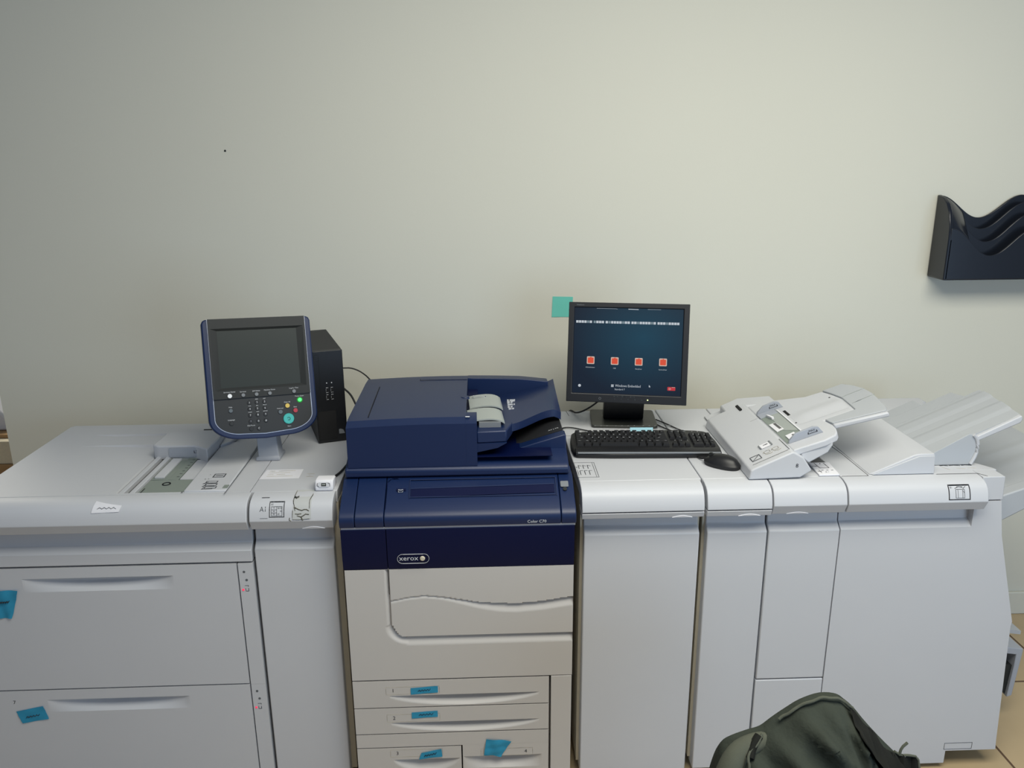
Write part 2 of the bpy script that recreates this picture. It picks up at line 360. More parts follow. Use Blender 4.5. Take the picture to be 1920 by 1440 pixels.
gp = gd.build('paper_guide', 'white', hcf, bev=.004)
MB().slab(XZ, rrect(-.956, -.845, .958, .987, .004), -.3115, -.3085).build('guide_face', 'lav', gp)
MB().box(-.960, -.885, .300, .3085, .95155, .936).build('guide_foot', 'gray', gp)
g = MB(); FG = F((0, .3080, 0), (1, 0, 0), (0, 0, 1)); g.text(FG, 'MAX', .009, -.865, .977); g.line(FG, [(-.880, .971), (-.846, .971)], .001); g.line(FG, [(-.880, .971), (-.880, .978)], .0015); g.line(FG, [(-.846, .971), (-.846, .978)], .0015)
g.build('maximum_mark', 'inkd', gp)
bk = MB(); bk.slab(XY, [(-.985, .450), (-.83, .450), (-.822, .37), (-.80, .40), (-.78, .52), (-.93, .52), (-.95, .50)], .9592, .972); bk.build('rear_guide_cover', 'white', hcf, bev=.003)
MB().box(-.92, -.79, .515, .522, .9600, .9732).build('rear_slot', 'dark', hcf)
pn = MB(); pn.slab(XY, [(-.818, .036), (-.704, .036), (-.709, .42), (-.826, .42)], .955, .964); pn = pn.build('tray_cover', 'white', hcf, bev=.003)
g = MB(); FP = F((0, 0, .964), (1, 0, 0), (0, 1, 0)); g.line(FP, [(-.7005, .01), (-.7005, .41)], .0018); g.build('cover_seam', 'seam', pn)
g = MB(); g.rect(FP, -.768, -.738, .128, .150, .003); g.line(FP, [(-.762, .139), (-.744, .139)], .004); g.text(FP, '1.', .010, -.780, .146)
for k in range(3):
    q = .093 - .019 * k; g.rect(FP, -.775 + .004 * k, -.745 + .004 * k, q - .006, q + .006, .0022); g.line(FP, [(-.77, q), (-.78 + .004 * k, q - .012), (-.745, q - .01)], .0022)
g.text(FP, '2. 3.', .009, -.78, .115); g.build('loading_diagram', 'ink', pn)
MB().box(-.718, -.705, .048, .070, .9625, .9648).build('release_tab', 'greengray', pn)
MB().text(F((0, 0, T0), (1, 0, 0), (0, 1, 0)), '5', .014, -.822, .0345, .0012).build('tray_number', 'inkd', hcf)
# ================================================================== slim transport module A1
a1 = thing('transport_module', (-.52, .3, 0), 'slim white module marked A1 between paper feeder and dark blue printer', 'printer module')
box(-.632, -.403, .030, .64, .05, .925).build('body', 'beige', a1)
box(-.62, -.415, .09, .6, 0, .05).build('plinth', 'blacksoft', a1)
MB().box(-.6385, -.404, .03, .64, .92, T0).build('top_cover', 'white', a1, bev=.002)
trim_lip(MB(), -.627, -.408, ZL).build('front_trim', 'white', a1, bev=.003)
door('door', -.634, -.418, .03, a1, -.018)
PA = PF(TOPC, ZL)
g = MB(); g.rect(PA, -.573, -.535, .915, .949, .0018); g.build('label_border', 'ink', a1)
g = MB(); g.rect(PA, -.568, -.540, .918, .940, .0007); g.line(PA, [(-.554, .918), (-.554, .940)], .0007)
for z in (.9255, .933): g.line(PA, [(-.568, z), (-.554, z)], .0007)
for x, z, s_ in ((-.561, .9365, '75'), (-.561, .9293, '80'), (-.561, .9222, '85'), (-.549, .9365, '88'), (-.5425, .9365, '82'), (-.5425, .9293, '83'), (-.549, .9222, '89')): g.text(PA, s_, .0048, x, z, .0008)
g.text(PA, 'A1', .006, -.566, .9445, .0008); g.text(PA, 'A1', .0165, -.5895, .934, .0008)
g.line(PA, [(-.598, .955), (-.578, .955)], .0006); g.line(PA, [(-.598, .912), (-.578, .912)], .0006)
g.build('module_label', 'ink', a1)
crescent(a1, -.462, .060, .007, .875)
g = MB(); g.text(F((0, 0, T0), (1, 0, 0), (0, 1, 0)), 'A', .008, -.50, .14)
g.line(F((0, 0, T0), (1, 0, 0), (0, 1, 0)), [(-.508, .150), (-.488, .150)], .001); g.line(F((0, 0, T0), (1, 0, 0), (0, 1, 0)), [(-.508, .130), (-.488, .130)], .001)
g.build('faint_print', 'beige', a1)
# ================================================================== control panel on its stem
pr = pose(.414, .3, .051)
cp = thing('control_panel', (-.629, .2, 1.065), 'tilted control panel with dark blue frame, keypad and teal start button on a pale stem', 'control panel', rot=pr)
def panel_outline(i):
    L_, R_, B_, T_ = -.1505 + i, .1515 - i, -.012 + i * .9, .3362 - (0 if i else 0)
    pts = [(L_, T_ - .012 if not i else T_), (L_ + .0, .052)]
    n = 14; rx, rz = .085 - i * .8, .060 - i * .9
    pts += [(L_ + rx - rx * math.cos(math.radians(90 * k / n)), B_ + .004 + rz - rz * math.sin(math.radians(90 * k / n))) for k in range(1, n + 1)]
    pts += [(0, B_)]
    pts += [(R_ - rx + rx * math.sin(math.radians(90 * k / n)), B_ + .004 + rz - rz * math.cos(math.radians(90 * k / n))) for k in range(0, n)]
    pts += [(R_, .052), (R_, T_ - .012 if not i else T_)]
    if not i: pts += [(R_ - .004, T_ - .003), (R_ - .012, T_), (L_ + .012, T_), (L_ + .004, T_ - .003)]
    return pts
o = MB().slab(XZ, panel_outline(0), -.030, 0).build('housing', 'navy', cp, True, bev=.004, seg=3)
MB().slab(XZ, panel_outline(.0150), -.002, .0012).build('pinstripe', 'silver', cp, True)
face = MB().slab(XZ, panel_outline(.0170), -.002, .0022).build('face', 'chardark', cp, True)
up = [(-.1335, .3362), (.1345, .3362), (.1345, .109), (-.1335, .109)]
b = MB()      # upper face with a sunk screen well
FZ = F((0, 0, 0), (1, 0, 0), (0, 0, 1))
o_, i_ = up, [(-.111, .302), (.109, .302), (.109, .140), (-.111, .140)]; w_ = [(-.1285, .3085), (.1285, .3085), (.125, .132), (-.127, .132)]
b.add([FZ.p(x, z, .0075) for x, z in o_] + [FZ.p(x, z, .0075) for x, z in w_] + [FZ.p(x, z, .0025) for x, z in i_] + [FZ.p(x, z, .0018) for x, z in o_],
      [(0, 1, 5, 4), (1, 2, 6, 5), (2, 3, 7, 6), (3, 0, 4, 7), (4, 5, 9, 8), (5, 6, 10, 9), (6, 7, 11, 10), (7, 4, 8, 11), (0, 1, 13, 12), (1, 2, 14, 13), (2, 3, 15, 14), (3, 0, 12, 15)])
b.build('screen_surround', 'chargray', cp, True, smooth=False)
# remove the solid face under the screen well by setting the screen just inside it
MB().slab(XZ, [(-.1111, .1399), (.1091, .1399), (.1091, .3021), (-.1111, .3021)], .0022, .0026).build('screen', 'charscr', cp, True)
btn = [('gray round button', 'gbtn', -.0542, .1165, .0052), ('gray round button', 'gbtn', -.0177, .1163, .0052), ('gray round button', 'gbtn', .0191, .1163, .0052), ('gray round button', 'gbtn', .0873, .1166, .0054),
       ('white round button', 'wbtn', -.0906, .1165, .0062), ('yellow button', 'ybtn', .0661, .0762, .0066), ('red button', 'rbtn', .0878, .0607, .0066), ('slate button', 'dgbtn', .0453, .0600, .0060),
       ('teal start button', 'tbtn', .0667, .0384, .0155), ('gray round button', 'dgbtn', -.0907, .0749, .0056), ('black round button', 'chardark', -.0912, .0389, .0054)]
for nm, mt, x, z, r in btn:
    up_n = .0055 if z > .11 else 0
    MB().disc(XZ, x, z, r + .0012, .002 + up_n, .0036 + up_n).build('button_ring', 'black', face, True)
    q = MB().disc(XZ, x, z, r, .0036 + up_n, .0052 + up_n, taper=.92).build('button', mt, cp, True); q['label'] = nm
for i, s_ in enumerate(['1', '2', '3', '4', '5', '6', '7', '8', '9', '*', '0', '#']):
    x, z = -.0388 + .0209 * (i % 3), .0934 - .0180 * (i // 3)
    q = MB().disc(XZ, x, z, .0062, .002, .0046, taper=.9).build('keypad_key', 'black', cp, True)
    MB().text(XZ, s_, .0075, x, z, .0049).build('key_digit', 'inkw', q, True)
for x, s_ in ((-.0387, ''), (-.0180, 'C')):
    q = MB().disc(XZ, x, .0186, .0062, .002, .0046, taper=.9).build('keypad_key', 'black', cp, True)
    if s_: MB().text(XZ, s_, .0075, x, .0186, .0049).build('key_digit', 'inkw', q, True)
MB().disc(XZ, .1026, .0905, .0085, .002, .0030).build('green_light_ring', 'greenring', cp, True)
MB().disc(XZ, .1026, .0905, .0052, .0030, .0050).build('green_power_button', 'green', cp, True)
for s_, x, z, q in [('Services Home', -.0906, .1275, .0052), ('Services', -.0542, .1262, .0052), ('Job Status', -.0177, .1262, .0052), ('Machine Status', .0191, .1262, .0052), ('Log In / Out', .0873, .1262, .0052),
                    ('Power Saver', .1026, .1018, .0050), ('Clear All', .0661, .0868, .0050), ('Stop', .0878, .0712, .0050), ('Interrupt', .0453, .0702, .0050), ('Start', .0667, .0168, .0052), ('Help', -.0907, .0848, .0052), ('Language', -.0912, .0488, .0052),
                    ('Dial Pause', -.0387, .0283, .0050), ('ABC', -.0179, .1022, .0042), ('DEF', .0030, .1022, .0042), ('GHI', -.0388, .0842, .0042), ('JKL', -.0179, .0842, .0042), ('MNO', .0030, .0842, .0042),
                    ('PQRS', -.0388, .0662, .0042), ('TUV', -.0179, .0662, .0042), ('WXYZ', .0030, .0662, .0042)]:
    MB().text(XZ, s_, q, x, z, .0078 if z > .11 else .0026).build('key_caption', 'inkw', face, True)
g = MB(); g.line(XZ, [(.0667 + .004 * math.cos(t), .0384 + .004 * math.sin(t)) for t in [k * .35 for k in range(-6, 8)]], .001, .0062, sub=1); g.build('start_symbol', 'chardark', cp, True)
# stem: rises from the module top to the back of the housing
def world_from(M4, v): return M4 @ Vector(v)
stm = MB()
for (z0, z1, w0, w1, y0, dy) in ((T0, .985, .066, .060, .245, .075),): pass
sA = [(-.683, .258), (-.612, .258), (-.612, .330), (-.683, .330)]; sB = [(-.676, .262), (-.615, .262), (-.615, .315), (-.676, .315)]; sC = [(-.672, .248), (-.618, .258), (-.618, .300), (-.672, .292)]; sD = [(-.672, .270), (-.615, .290), (-.615, .330), (-.672, .310)]
lv = [(sA, T0 + .0002), (sA, T0 + .010), (sB, T0 + .014), (sC, 1.06), (sD, 1.15)]
vs = [Vector((x, y, z)) for pts, z in lv for x, y in pts]
fs = [(i * 4 + k, i * 4 + (k + 1) % 4, (i + 1) * 4 + (k + 1) % 4, (i + 1) * 4 + k) for i in range(4) for k in range(4)] + [(3, 2, 1, 0), (16, 17, 18, 19)]
Mi = (Matrix.Translation((-.629, .2, 1.065)) @ pr).inverted()
stm.add([Mi @ v for v in vs], fs); stm.build('stem', 'lav', cp, True, bev=.006, seg=3)
# ================================================================== dark blue printer
pm = thing('multifunction_printer', (-.07, .3, 0), 'dark blue and white office colour printer with document feeder lid, centre of the row', 'printer')
box(-.376, .231, -.02, .60, .06, .765).build('lower_body', 'white2', pm)
box(-.380, .235, .03, .62, .765, .955).build('upper_body', 'navy', pm)
box(-.35, .21, .03, .56, 0, .06).build('plinth', 'blacksoft', pm)
def smooth(t): t = min(1, max(0, t)); return t * t * (3 - 2 * t)
def wave(x):    # upper wave edge of the white door
    P = [(-.262, .668), (-.22, .677), (-.172, .682), (-.12, .676), (-.07, .666), (-.025, .658), (.03, .653), (.082, .651), (.15, .656), (.236, .669)]
    for (x0, z0), (x1, z1) in zip(P, P[1:]):
        if x <= x1: return z0 + (z1 - z0) * smooth((x - x0) / (x1 - x0)) if 0 else z0 + (z1 - z0) * (x - x0) / (x1 - x0)
    return P[-1][1]
def front_door():
    b = MB(); x0, x1, z0, z1 = -.382, .235, .420, .764; nx, nz = 150, 120
    def Y(x, z):
        y = -.060
        # inset panel right of the seam
        if x > -.266:
            zw = wave(x); wd = .006 + .020 * smooth((x + .15) / .22)
            if z < zw: 
                t = (zw - z) / wd; y += (.012 * (.35 + .65 * smooth((x + .12) / .2))) * max(0, 1 - t) ** 1.0 
        # channel of the U shaped grip border
        cxr, czr, R1, R2 = -.222, .592, .042, .058
        if x >= cxr: d = czr - z
        elif z >= czr: d = cxr - x
        else: d = math.hypot(cxr - x, czr - z)
        lo, hi = (.036, .062) if x >= cxr else ((.040, .054) if z > czr else (.038, .058))
        if z < .66 or x < cxr:
            if x < cxr and z >= czr: lo, hi = .041, .052
            if lo < d < hi: y += .014 * (1 - (d - lo) / (hi - lo))
        return y
    zs = [z0 + (z1 - z0) * j / nz for j in range(nz + 1)]; xs = [x0 + (x1 - x0) * i / nx for i in range(nx + 1)]
    w = nx + 1
    vs = [(x, Y(x, z), z) for z in zs for x in xs]
    b.add(vs, [(j * w + i, j * w + i + 1, (j + 1) * w + i + 1, (j + 1) * w + i) for j in range(nz) for i in range(nx)])
    b.add([(x0, -.06, z0), (x1, -.06, z0), (x1, -.06, z1), (x0, -.06, z1), (x0, -.02, z0), (x1, -.02, z0), (x1, -.02, z1), (x0, -.02, z1)], [(0, 1, 5, 4), (1, 2, 6, 5), (2, 3, 7, 6), (3, 0, 4, 7)])
    return b
fd = front_door().build('front_door', 'white2', pm, ang=50)
MB().line(F((0, -.060, 0), (1, 0, 0), (0, 0, 1)), [(-.2655, .764), (-.2655, .69)], .0016).build('door_seam', 'dark', fd)
nb = MB(); nb.prism([(-.060, .766), (-.067, .80), (-.069, .885), (-.02, .885), (-.02, .766)], -.264, .235)
nb.prism([(-.060, .766), (-.067, .80), (-.069, .885), (-.02, .885), (-.02, .766)], -.384, -.266); nb = nb.build('front_band', 'darknavy', pm)
FB = F((0, -.0686, 0), (1, 0, 0), (0, 0, 1))
g = MB(); rr = rrect(-.238, -.154, .786, .813, .0134, 8); g.line(FB, rr, .0014, .0010, True, 1); g.text(FB, 'xerox', .020, -.208, .801, .0010, sx=1.05)
g.build('maker_badge', 'inkw', nb)
MB().disc(FB, -.1715, .7995, .0072, .0002, .0030, taper=.7).build('badge_ball', 'beige', nb)
# console: bullnose front and sloping shelf
cons = [(-.020, .892), (-.068, .892), (-.071, .905), (-.071, .913), (-.069, .920), (-.064, .926), (-.055, .932), (.040, .9865), (.10, .9885), (.10, .892)]
cs = MB(); cs.prism(cons, -.268, .198); cs = cs.build('console', 'navy', pm, bev=.002)
MB().prism(cons, -.345, -.2695).build('console_left_cover', 'navy', pm, bev=.002)
MB().prism(cons, -.386, -.3465).build('console_end', 'navy', pm, bev=.002)
MB().prism(cons, .1995, .239).build('console_right_cover', 'navy', pm, bev=.002)
box(-.383, .237, -.064, .02, .8855, .8915).build('pinstripe', 'silver', pm)
sl = Vector((0, .095, .0545)).normalized(); FC = F((0, -.055, .934), (1, 0, 0), tuple(sl))
def slope_b(y): return (y + .055) / sl.y
g = MB()  # sunken shelf in the console, drawn as a raised rim with its own sunk floor
b0, b1 = slope_b(-.022), slope_b(.030)
g.slab(FC, [(-.203, b0 + .002), (.188, b0 + .002), (.188, b0 + .0045), (-.203, b0 + .0045)], 0, .0010)
g.slab(FC, [(-.205, b1), (.192, b1), (.192, b1 + .002), (-.205, b1 + .002)], 0, .0012)
g.slab(FC, [(-.205, b0), (-.2035, b0), (-.2035, b1), (-.205, b1)], 0, .0012); g.slab(FC, [(.190, b0), (.192, b0), (.192, b1), (.190, b1)], 0, .0012)
g.slab(FC, [(-.201, slope_b(.004)), (.186, slope_b(.010)), (.186, slope_b(.0125)), (-.201, slope_b(.0065))], 0, .0018)
g.build('shelf_recess', 'navy', cs)
MB().slab(FC, [(-.201, slope_b(-.019)), (.186, slope_b(-.013)), (.186, slope_b(.010)), (-.201, slope_b(.004))], 0, .0006).build('shelf_floor', 'darknavy', cs)
us = MB(); us.slab(FC, [(-.240, slope_b(.006)), (-.215, slope_b(.006)), (-.215, slope_b(.000)), (-.240, slope_b(.000))][::-1], 0, .0012); us.build('port_cover', 'darknavy', cs)
us = MB(); us.rect(FC, -.2345, -.2225, slope_b(-.004), slope_b(.003), .0011, .0022); us.line(FC, [(-.231, slope_b(.0005)), (-.226, slope_b(.0005))], .0014, .0022); us.build('port_slot', 'inkw', cs)
bt = MB(); bt.slab(FC, rrect(.203, .225, slope_b(.001), slope_b(.018), .003), 0, .003); bt.build('gray_square_button', 'gbtn', cs, bev=.001)
MB().disc(FC, .2145, slope_b(-.005), .0055, 0, .0028).build('round_indicator', 'chargray', cs)
MB().text(F((0, -.0712, 0), (1, 0, 0), (0, 0, 1)), 'Color C70', .0115, .134, .9015).build('model_lettering', 'inkw', cs)
MB().line(FC, [(-.2655, slope_b(-.05)), (-.2655, slope_b(.026)), (-.255, slope_b(.036)), (-.235, slope_b(.036))], .0014, .0005).build('shelf_seam', 'darknavy', cs)
# paper trays
def tray_front(x0, x1, z0, z1, sx0, sx1, zt, zb, dep):
    return scoop(MB(), x0, x1, z0, z1, sx0, sx1, zt, zb, dep, y=-.060, th=.04, k=.7, arc=True, hw=.4)
t1 = tray_front(-.382, .170, .329, .415, -.280, .142, .3665, .326 + .006, .022).build('paper_tray', 'white2', pm)
t2 = tray_front(-.382, .170, .241, .325, -.280, .142, .2765, .2435, .022).build('paper_tray', 'white2', pm)
dd = MB(); dd.box(-.382, .170, -.060, -.02, .194, .237); dd.box(-.079, .170, -.060, -.02, .158, .1942); dd = scoop(dd, -.079, .170, .04, .158, -.076, .150, .154, .112, .022, y=-.060, th=.04, k=.8).build('tray_surround', 'white2', pm)
t3 = tray_front(-.382, -.083, .04, .190, -.278, -.088, .150, .108, .022).build('paper_tray', 'white2', pm)
box(-.378, .17, -.033, -.02, .04, .417).build('tray_gap', 'dark', pm)
box(.176, .234, -.060, -.02, .04, .417).build('right_column', 'white2', pm, bev=.001)
FT = F((0, -.060, 0), (1, 0, 0), (0, 0, 1))
for s_, x, z, par in (('1', -.270, .3835, t1), ('2', -.271, .2925, t2), ('3', -.267, .172, t3), ('4', .104, .166, dd)):
    MB().text(FT, s_, .016, x, z).build('tray_number', 'inkd', par)
    g = MB(); sx = 1 if s_ != '4' else -1
    g.rect(FT, min(x - .02 * sx, x + .13 * sx), max(x - .02 * sx, x + .13 * sx), z - .012, z + .012, .0006, .0004); g.build('label_slot', 'beige', par)
# scanner lid and document feeder
lid = MB(); lid.prism([(.036, .991), (.040, .991), (.30, .991), (.56, .991), (.56, 1.04), (.30, 1.04), (.115, 1.038), (.06, 1.022), (.042, 1.015), (.036, 1.008)], -.381, .230)
lid = lid.build('scanner_lid', 'navy', pm, bev=.004)
def dome(x): return 1.131 + .020 * math.cos((x + .10) / .48 * 1.6) - .0
def feeder():
    b = MB(); xs = [-.372, -.368] + [-.36 + .0375 * i for i in range(8)] + [-.051]
    prof = lambda x: [(.042, 1.017), (.042, dome(x) - .012), (.068, dome(x) - .001), (.12, dome(x)), (.44, dome(x)), (.50, dome(x) - .004), (.505, 1.02)]
    k = 7; vs = [(x, y, z) for x in xs for y, z in prof(x)]; n = len(xs)
    b.add(vs, [(i * k + j, i * k + (j + 1) % k, (i + 1) * k + (j + 1) % k, (i + 1) * k + j) for i in range(n - 1) for j in range(k)] + [tuple(range(k)), tuple(range((n - 1) * k, n * k))[::-1]])
    return b
MB().prism([(.042, 1.017), (.042, dome(-.051) - .012), (.068, dome(-.051) - .001), (.105, dome(-.051)), (.105, 1.017)], -.0509, -.021).build('feeder_front_corner', 'navy', pm)
adf = feeder().build('document_feeder', 'navy', pm, ang=12)
rear = MB(); n = 14; xr = [-.052 + .257 * i / n for i in range(n + 1)]
vs = []; 
for x in xr:
    z = dome(x) if x < .12 else dome(.12) - (x - .12) * .12
    vs += [(x, .455, 1.05), (x, .455, z), (x, .505, z - .004), (x, .505, 1.02)]
rear.add(vs, [(i * 4 + j, i * 4 + (j + 1) % 4, (i + 1) * 4 + (j + 1) % 4, (i + 1) * 4 + j) for i in range(n) for j in range(4)] + [(0, 1, 2, 3), (n * 4 + 3, n * 4 + 2, n * 4 + 1, n * 4)])
rear.build('feeder_rear_rail', 'navy', pm, bev=.002)
# input tray: plate rising to the right, valley in front of the rail
it = MB()
def tray_pt(u, v, n_):
    x = -.022 + .247 * u; fy = .115 + .115 * smooth((u - .35) / .6); y = fy + (.456 + .046 * u * u - fy) * v
    z = 1.098 + .006 * u + .012 * math.sin(u * 2.2) - .024 * smooth((v - .45) / .5) * (1 - u) ** .7
    if u > .93: z -= .010 * (u - .93) / .07 * (1 - v)
    z += .017 * u * u * v ** 1.5
    return Vector((x, y, z - (.0 if n_ else .022)))
it.sheet(tray_pt, 24, 12, 1); it.build('input_tray', 'navy', pm, ang=45)
hp = MB(); hp.slab(XY, [(-.022, .050), (.060, .058), (.072, .10), (.08, .13), (-.022, .13)], 1.078, 1.112); hp.build('tray_front_shelf', 'navy', pm, bev=.004)
hp = MB(); hp.slab(XZ, [(-.022, 1.078), (.060, 1.078), (.035, 1.064), (-.022, 1.052)], -.13, -.052); hp.build('shelf_underside', 'navy', pm)
ot = MB(); ot.slab(XZ, [(-.02, 1.039), (.085, 1.039), (.19, 1.070), (.222, 1.078), (.228, 1.050), (.228, 1.039)], -.42, -.15); ot.build('output_tray', 'blacksoft', pm)
ot = MB(); ot.slab(XZ, [(.09, 1.038), (.222, 1.078), (.228, 1.076), (.230, 1.030), (.09, 1.030)], -.150, -.112); ot.build('output_tray_rim', 'navy', pm, bev=.003)
g = MB(); FO = F((.205, .16, 1.0765), (.95, 0, .28), (0, 1, 0)); g.text(FO, 'A4 LTR', .010, -.008, .006, .001); g.build('output_label', 'inkw', pm)
rd = MB(); rd.box(-.110, .185, .05, .30, 1.0385, 1.0405); rd.build('lid_shelf_floor', 'darknavy', pm)
bx = MB(); bx.slab(XY, [(-.0505, .106), (-.020, .106), (-.020, .44), (-.0505, .44)], 1.062, 1.118); bx.build('feed_mouth', 'darknavy', pm)
fg = MB()
def guide(u, v, n_, y0, y1, x0, x1, z0): 
    return Vector((x0 + (x1 - x0) * u + .006 * (1 - v), y0 + (y1 - y0) * v, z0 + .004 * u - .014 * u ** 6 - .006 * (1 - u) ** 4 + (.004 if n_ else 0)))
MB().sheet(lambda u, v, n_: guide(u, v, n_, .205, .320, -.048, .048, 1.132), 12, 6, 1).build('document_guide', 'gray', pm, ang=60)
gf = MB().sheet(lambda u, v, n_: guide(u, v, n_, .096, .198, -.050, .050, 1.128), 12, 6, 1).build('document_guide', 'gray', pm, ang=60)
gb = MB(); gb.box(-.015, .045, .085, .20, 1.10, 1.126); gb.box(-.015, .040, .21, .30, 1.09, 1.131); gb.build('guide_block', 'gbtn', pm)
FG2 = F((0, 0, 1.1375), (1, 0, 0), (0, 1, 0)); g = MB(); g.text(FG2, 'MAX', .011, -.014, .300, .0006); g.line(FG2, [(-.033, .288), (.006, .288)], .002); g.line(FG2, [(-.033, .288), (-.031, .304)], .0028); g.line(FG2, [(.006, .288), (.003, .304)], .0028); g.build('maximum_mark', 'inkw', gf)
g = MB(); FI = F((0, 0, 1.1045), (1, 0, 0), (0, 1, 0))
for k, (z, a, c) in enumerate(((.335, 0, .02), (.318, .0, .012), (.29, 0, .018), (.268, 0, .010), (.25, .002, .012))):
    g.line(FI, [(.072 + a, z), (.072 + a + c * .45, z)], .004, .010); g.line(FI, [(.072 + a + c * .65, z), (.072 + a + c, z)], .004, .010)
g.build('size_marks', 'inkw', pm)
g = MB(); FD = F((0, 0, dome(-.32) ), (1, 0, 0), (0, 1, 0)); g.line(FD, [(-.3175, .09), (-.3215, .385)], .0022, .0014); g.build('cover_seam', 'dark', adf)
g = MB(); g.line(F((0, 0, dome(-.06)), (1, 0, 0), (0, 1, 0)), [(-.200, .452), (-.200, .438), (-.053, .438)], .0016, .0012); g.build('cover_rear_seam', 'darknavy', adf)
MB().slab(F((0, 0, dome(-.05)), (1, 0, 0), (0, 1, 0)), rrect(-.052, -.040, .062, .068, .002), -.0002, .0008).build('white_clip', 'inkw', adf)
MB().disc(F((0, 0, dome(-.05) + .0002), (1, 0, 0), (0, 1, 0)), -.056, .25, .014, -.004, .0015, taper=.8).build('lift_tab', 'navy', adf)
# ================================================================== module right of the printer (monitor and keyboard stand on it)
XT = F((0, 0, .970), (1, 0, 0), (0, 1, 0))
u1 = thing('interface_module', (.43, .3, 0), 'white cabinet module right of the blue printer, under the monitor and keyboard', 'printer module')
box(.262, .597, .030, .655, .05, .93).build('body', 'beige', u1); box(.28, .575, .09, .6, 0, .05).build('plinth', 'blacksoft', u1)
MB().slab(XY, [(.252, .03), (.2585, .03), (.5955, .03), (.5955, .655), (.252, .655)][1:], .93, .970).build('top_cover', 'white', u1, bev=.003)
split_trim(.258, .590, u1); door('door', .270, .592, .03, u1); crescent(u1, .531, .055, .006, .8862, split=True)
g = MB(); g.rect(XT, .257, .316, .056, .166, .0012); g.line(XT, [(.310, .166), (.310, .056)], .001)
for x in (.268, .281, .294): g.line(XT, [(x, .075), (x, .105), (x + .008, .105)], .0018); g.line(XT, [(x, .120), (x, .145), (x + .008, .14)], .0018)
g.text(XT, 'B', .010, .262, .13); g.line(XT, [(.262, .07), (.262, .11)], .001)
lab = g.build('instruction_label', 'ink', u1)
g = MB(); g.line(XT, [(.255, .40), (.33, .385)], .0012); g.line(XT, [(.285, .655), (.29, .60)], .0014); g.build('cover_seam', 'seam', u1)
# ================================================================== slim module 2
u2 = thing('slim_module', (.69, .3, 0), 'narrow white cabinet module just right of the keyboard cabinet, under the mouse', 'printer module')
box(.606, .782, .030, .655, .05, .93).build('body', 'beige', u2); box(.62, .77, .09, .6, 0, .05).build('plinth', 'blacksoft', u2)
box(.5985, .7775, .03, .655, .93, .970).build('top_cover', 'white', u2, bev=.003)
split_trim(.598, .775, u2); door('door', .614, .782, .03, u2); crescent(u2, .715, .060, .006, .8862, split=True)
# ================================================================== module 3 (split door)
u3 = thing('inserter_module', (.88, .3, 0), 'white cabinet module with a two-part door, behind the draped jacket', 'printer module')
box(.786, .984, .05, .655, .05, .93).build('body', 'beige', u3); box(.80, .97, .09, .6, 0, .05).build('plinth', 'blacksoft', u3)
box(.780, .984, .03, .655, .93, .970).build('top_cover', 'white', u3, bev=.003)
trim_lip(MB(), .779, .981).build('front_trim', 'white', u3, bev=.003)
door('upper_door', .787, .988, .341, u3); box(.787, .988, 0, .045, .03, .337).build('lower_door', 'white', u3, bev=.003)
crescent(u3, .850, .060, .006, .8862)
sp = MB(); sp.slab(XY, [(.925, .028), (.982, .028), (.990, .118), (.93, .118)], .9705, .9755); sp = sp.build('button_plate', 'paper', u3, bev=.001)
FQ = F((0, 0, .9755), (1, 0, 0), (0, 1, 0)); g = MB(); g.line(FQ, [(.944, .112), (.946, .075), (.972, .075), (.971, .112)], .0016); g.line(FQ, [(.93, .09), (.942, .088)], .002); g.line(FQ, [(.93, .05), (.94, .05)], .002); g.line(FQ, [(.937, .06), (.937, .04)], .001)
for x in (.944, .958, .972): g.line(FQ, [(x, .058), (x + .004, .058)], .002)
g.disc(FQ, .959, .107, .0018, 0, .001, 8); g.text(FQ, 'B 1', .008, .955, .045); g.build('button_marks', 'inkd', sp)
MB().slab(XY, [(.944, .125), (.985, .125), (.975, .21), (.945, .19)], .9702, .9712).build('tray_recess', 'seam', u3)
# ================================================================== insert feeder marked 8
ins = thing('insert_feeder', (.85, .2, .97), 'white wedge shaped sheet inserter marked 8 with raised tray, beside the mouse', 'sheet feeder')
wf = [(.722, .9705), (.866, .9745), (.896, .995), (.870, 1.033), (.845, 1.048), (.838, 1.050), (.735, 1.003), (.727, .998)]
w = MB(); w.slab(XZ, wf, -.455, -.012); body = w.build('housing', 'white', ins, bev=.004, seg=3)
w = MB(); w.slab(XZ, [(.742, .9745), (.81, 1.0), (.90, 1.02), (.95, 1.03), (.955, 1.0), (.90, .972)], -.555, -.456); w.build('rear_housing', 'white', ins, bev=.004)
w = MB(); w.slab(XZ, [(.79, 1.02), (.845, 1.045), (.955, 1.052), (.955, 1.0), (.79, 1.0)], -.53, -.448); w.build('rear_block', 'white', ins, bev=.004)
FW = F((.735, 0, 1.0040), (.103, 0, .047), (0, 1, 0))     # the sloping lid, a up the slope
g = MB(); g.line(FW, [(.004, .034), (.108, .034)], .0009, .0006); g.line(FW, [(.112, .035), (.112, .115)], .0014, .0006)
g.line(FW, [(.088, .30), (.112, .30)], .0001); g.build('lid_seam', 'seam', body)
g = MB(); g.line(FW, [(.010, .052), (.010, .078), (.037, .078), (.037, .052)], .0016, .0008, True); g.line(FW, [(.010, .052), (.037, .078)], .0012); g.text(FW, 'A4', .006, .029, .070, .0008, rot=.6)
g.build('size_pictogram', 'ink', body)
g = MB(); 
for a in (.052, .077): g.rect(FW, a, a + .016, .066, .080, .0008); g.line(FW, [(a, .062), (a + .012, .056), (a + .02, .06)], .001); g.line(FW, [(a - .004, .07), (a - .002, .076)], .001)
g.text(FW, '1.', .005, .012, .088); g.text(FW, '2.', .005, .050, .088); g.text(FW, '3.', .005, .074, .088); g.build('loading_pictogram', 'beige', body)
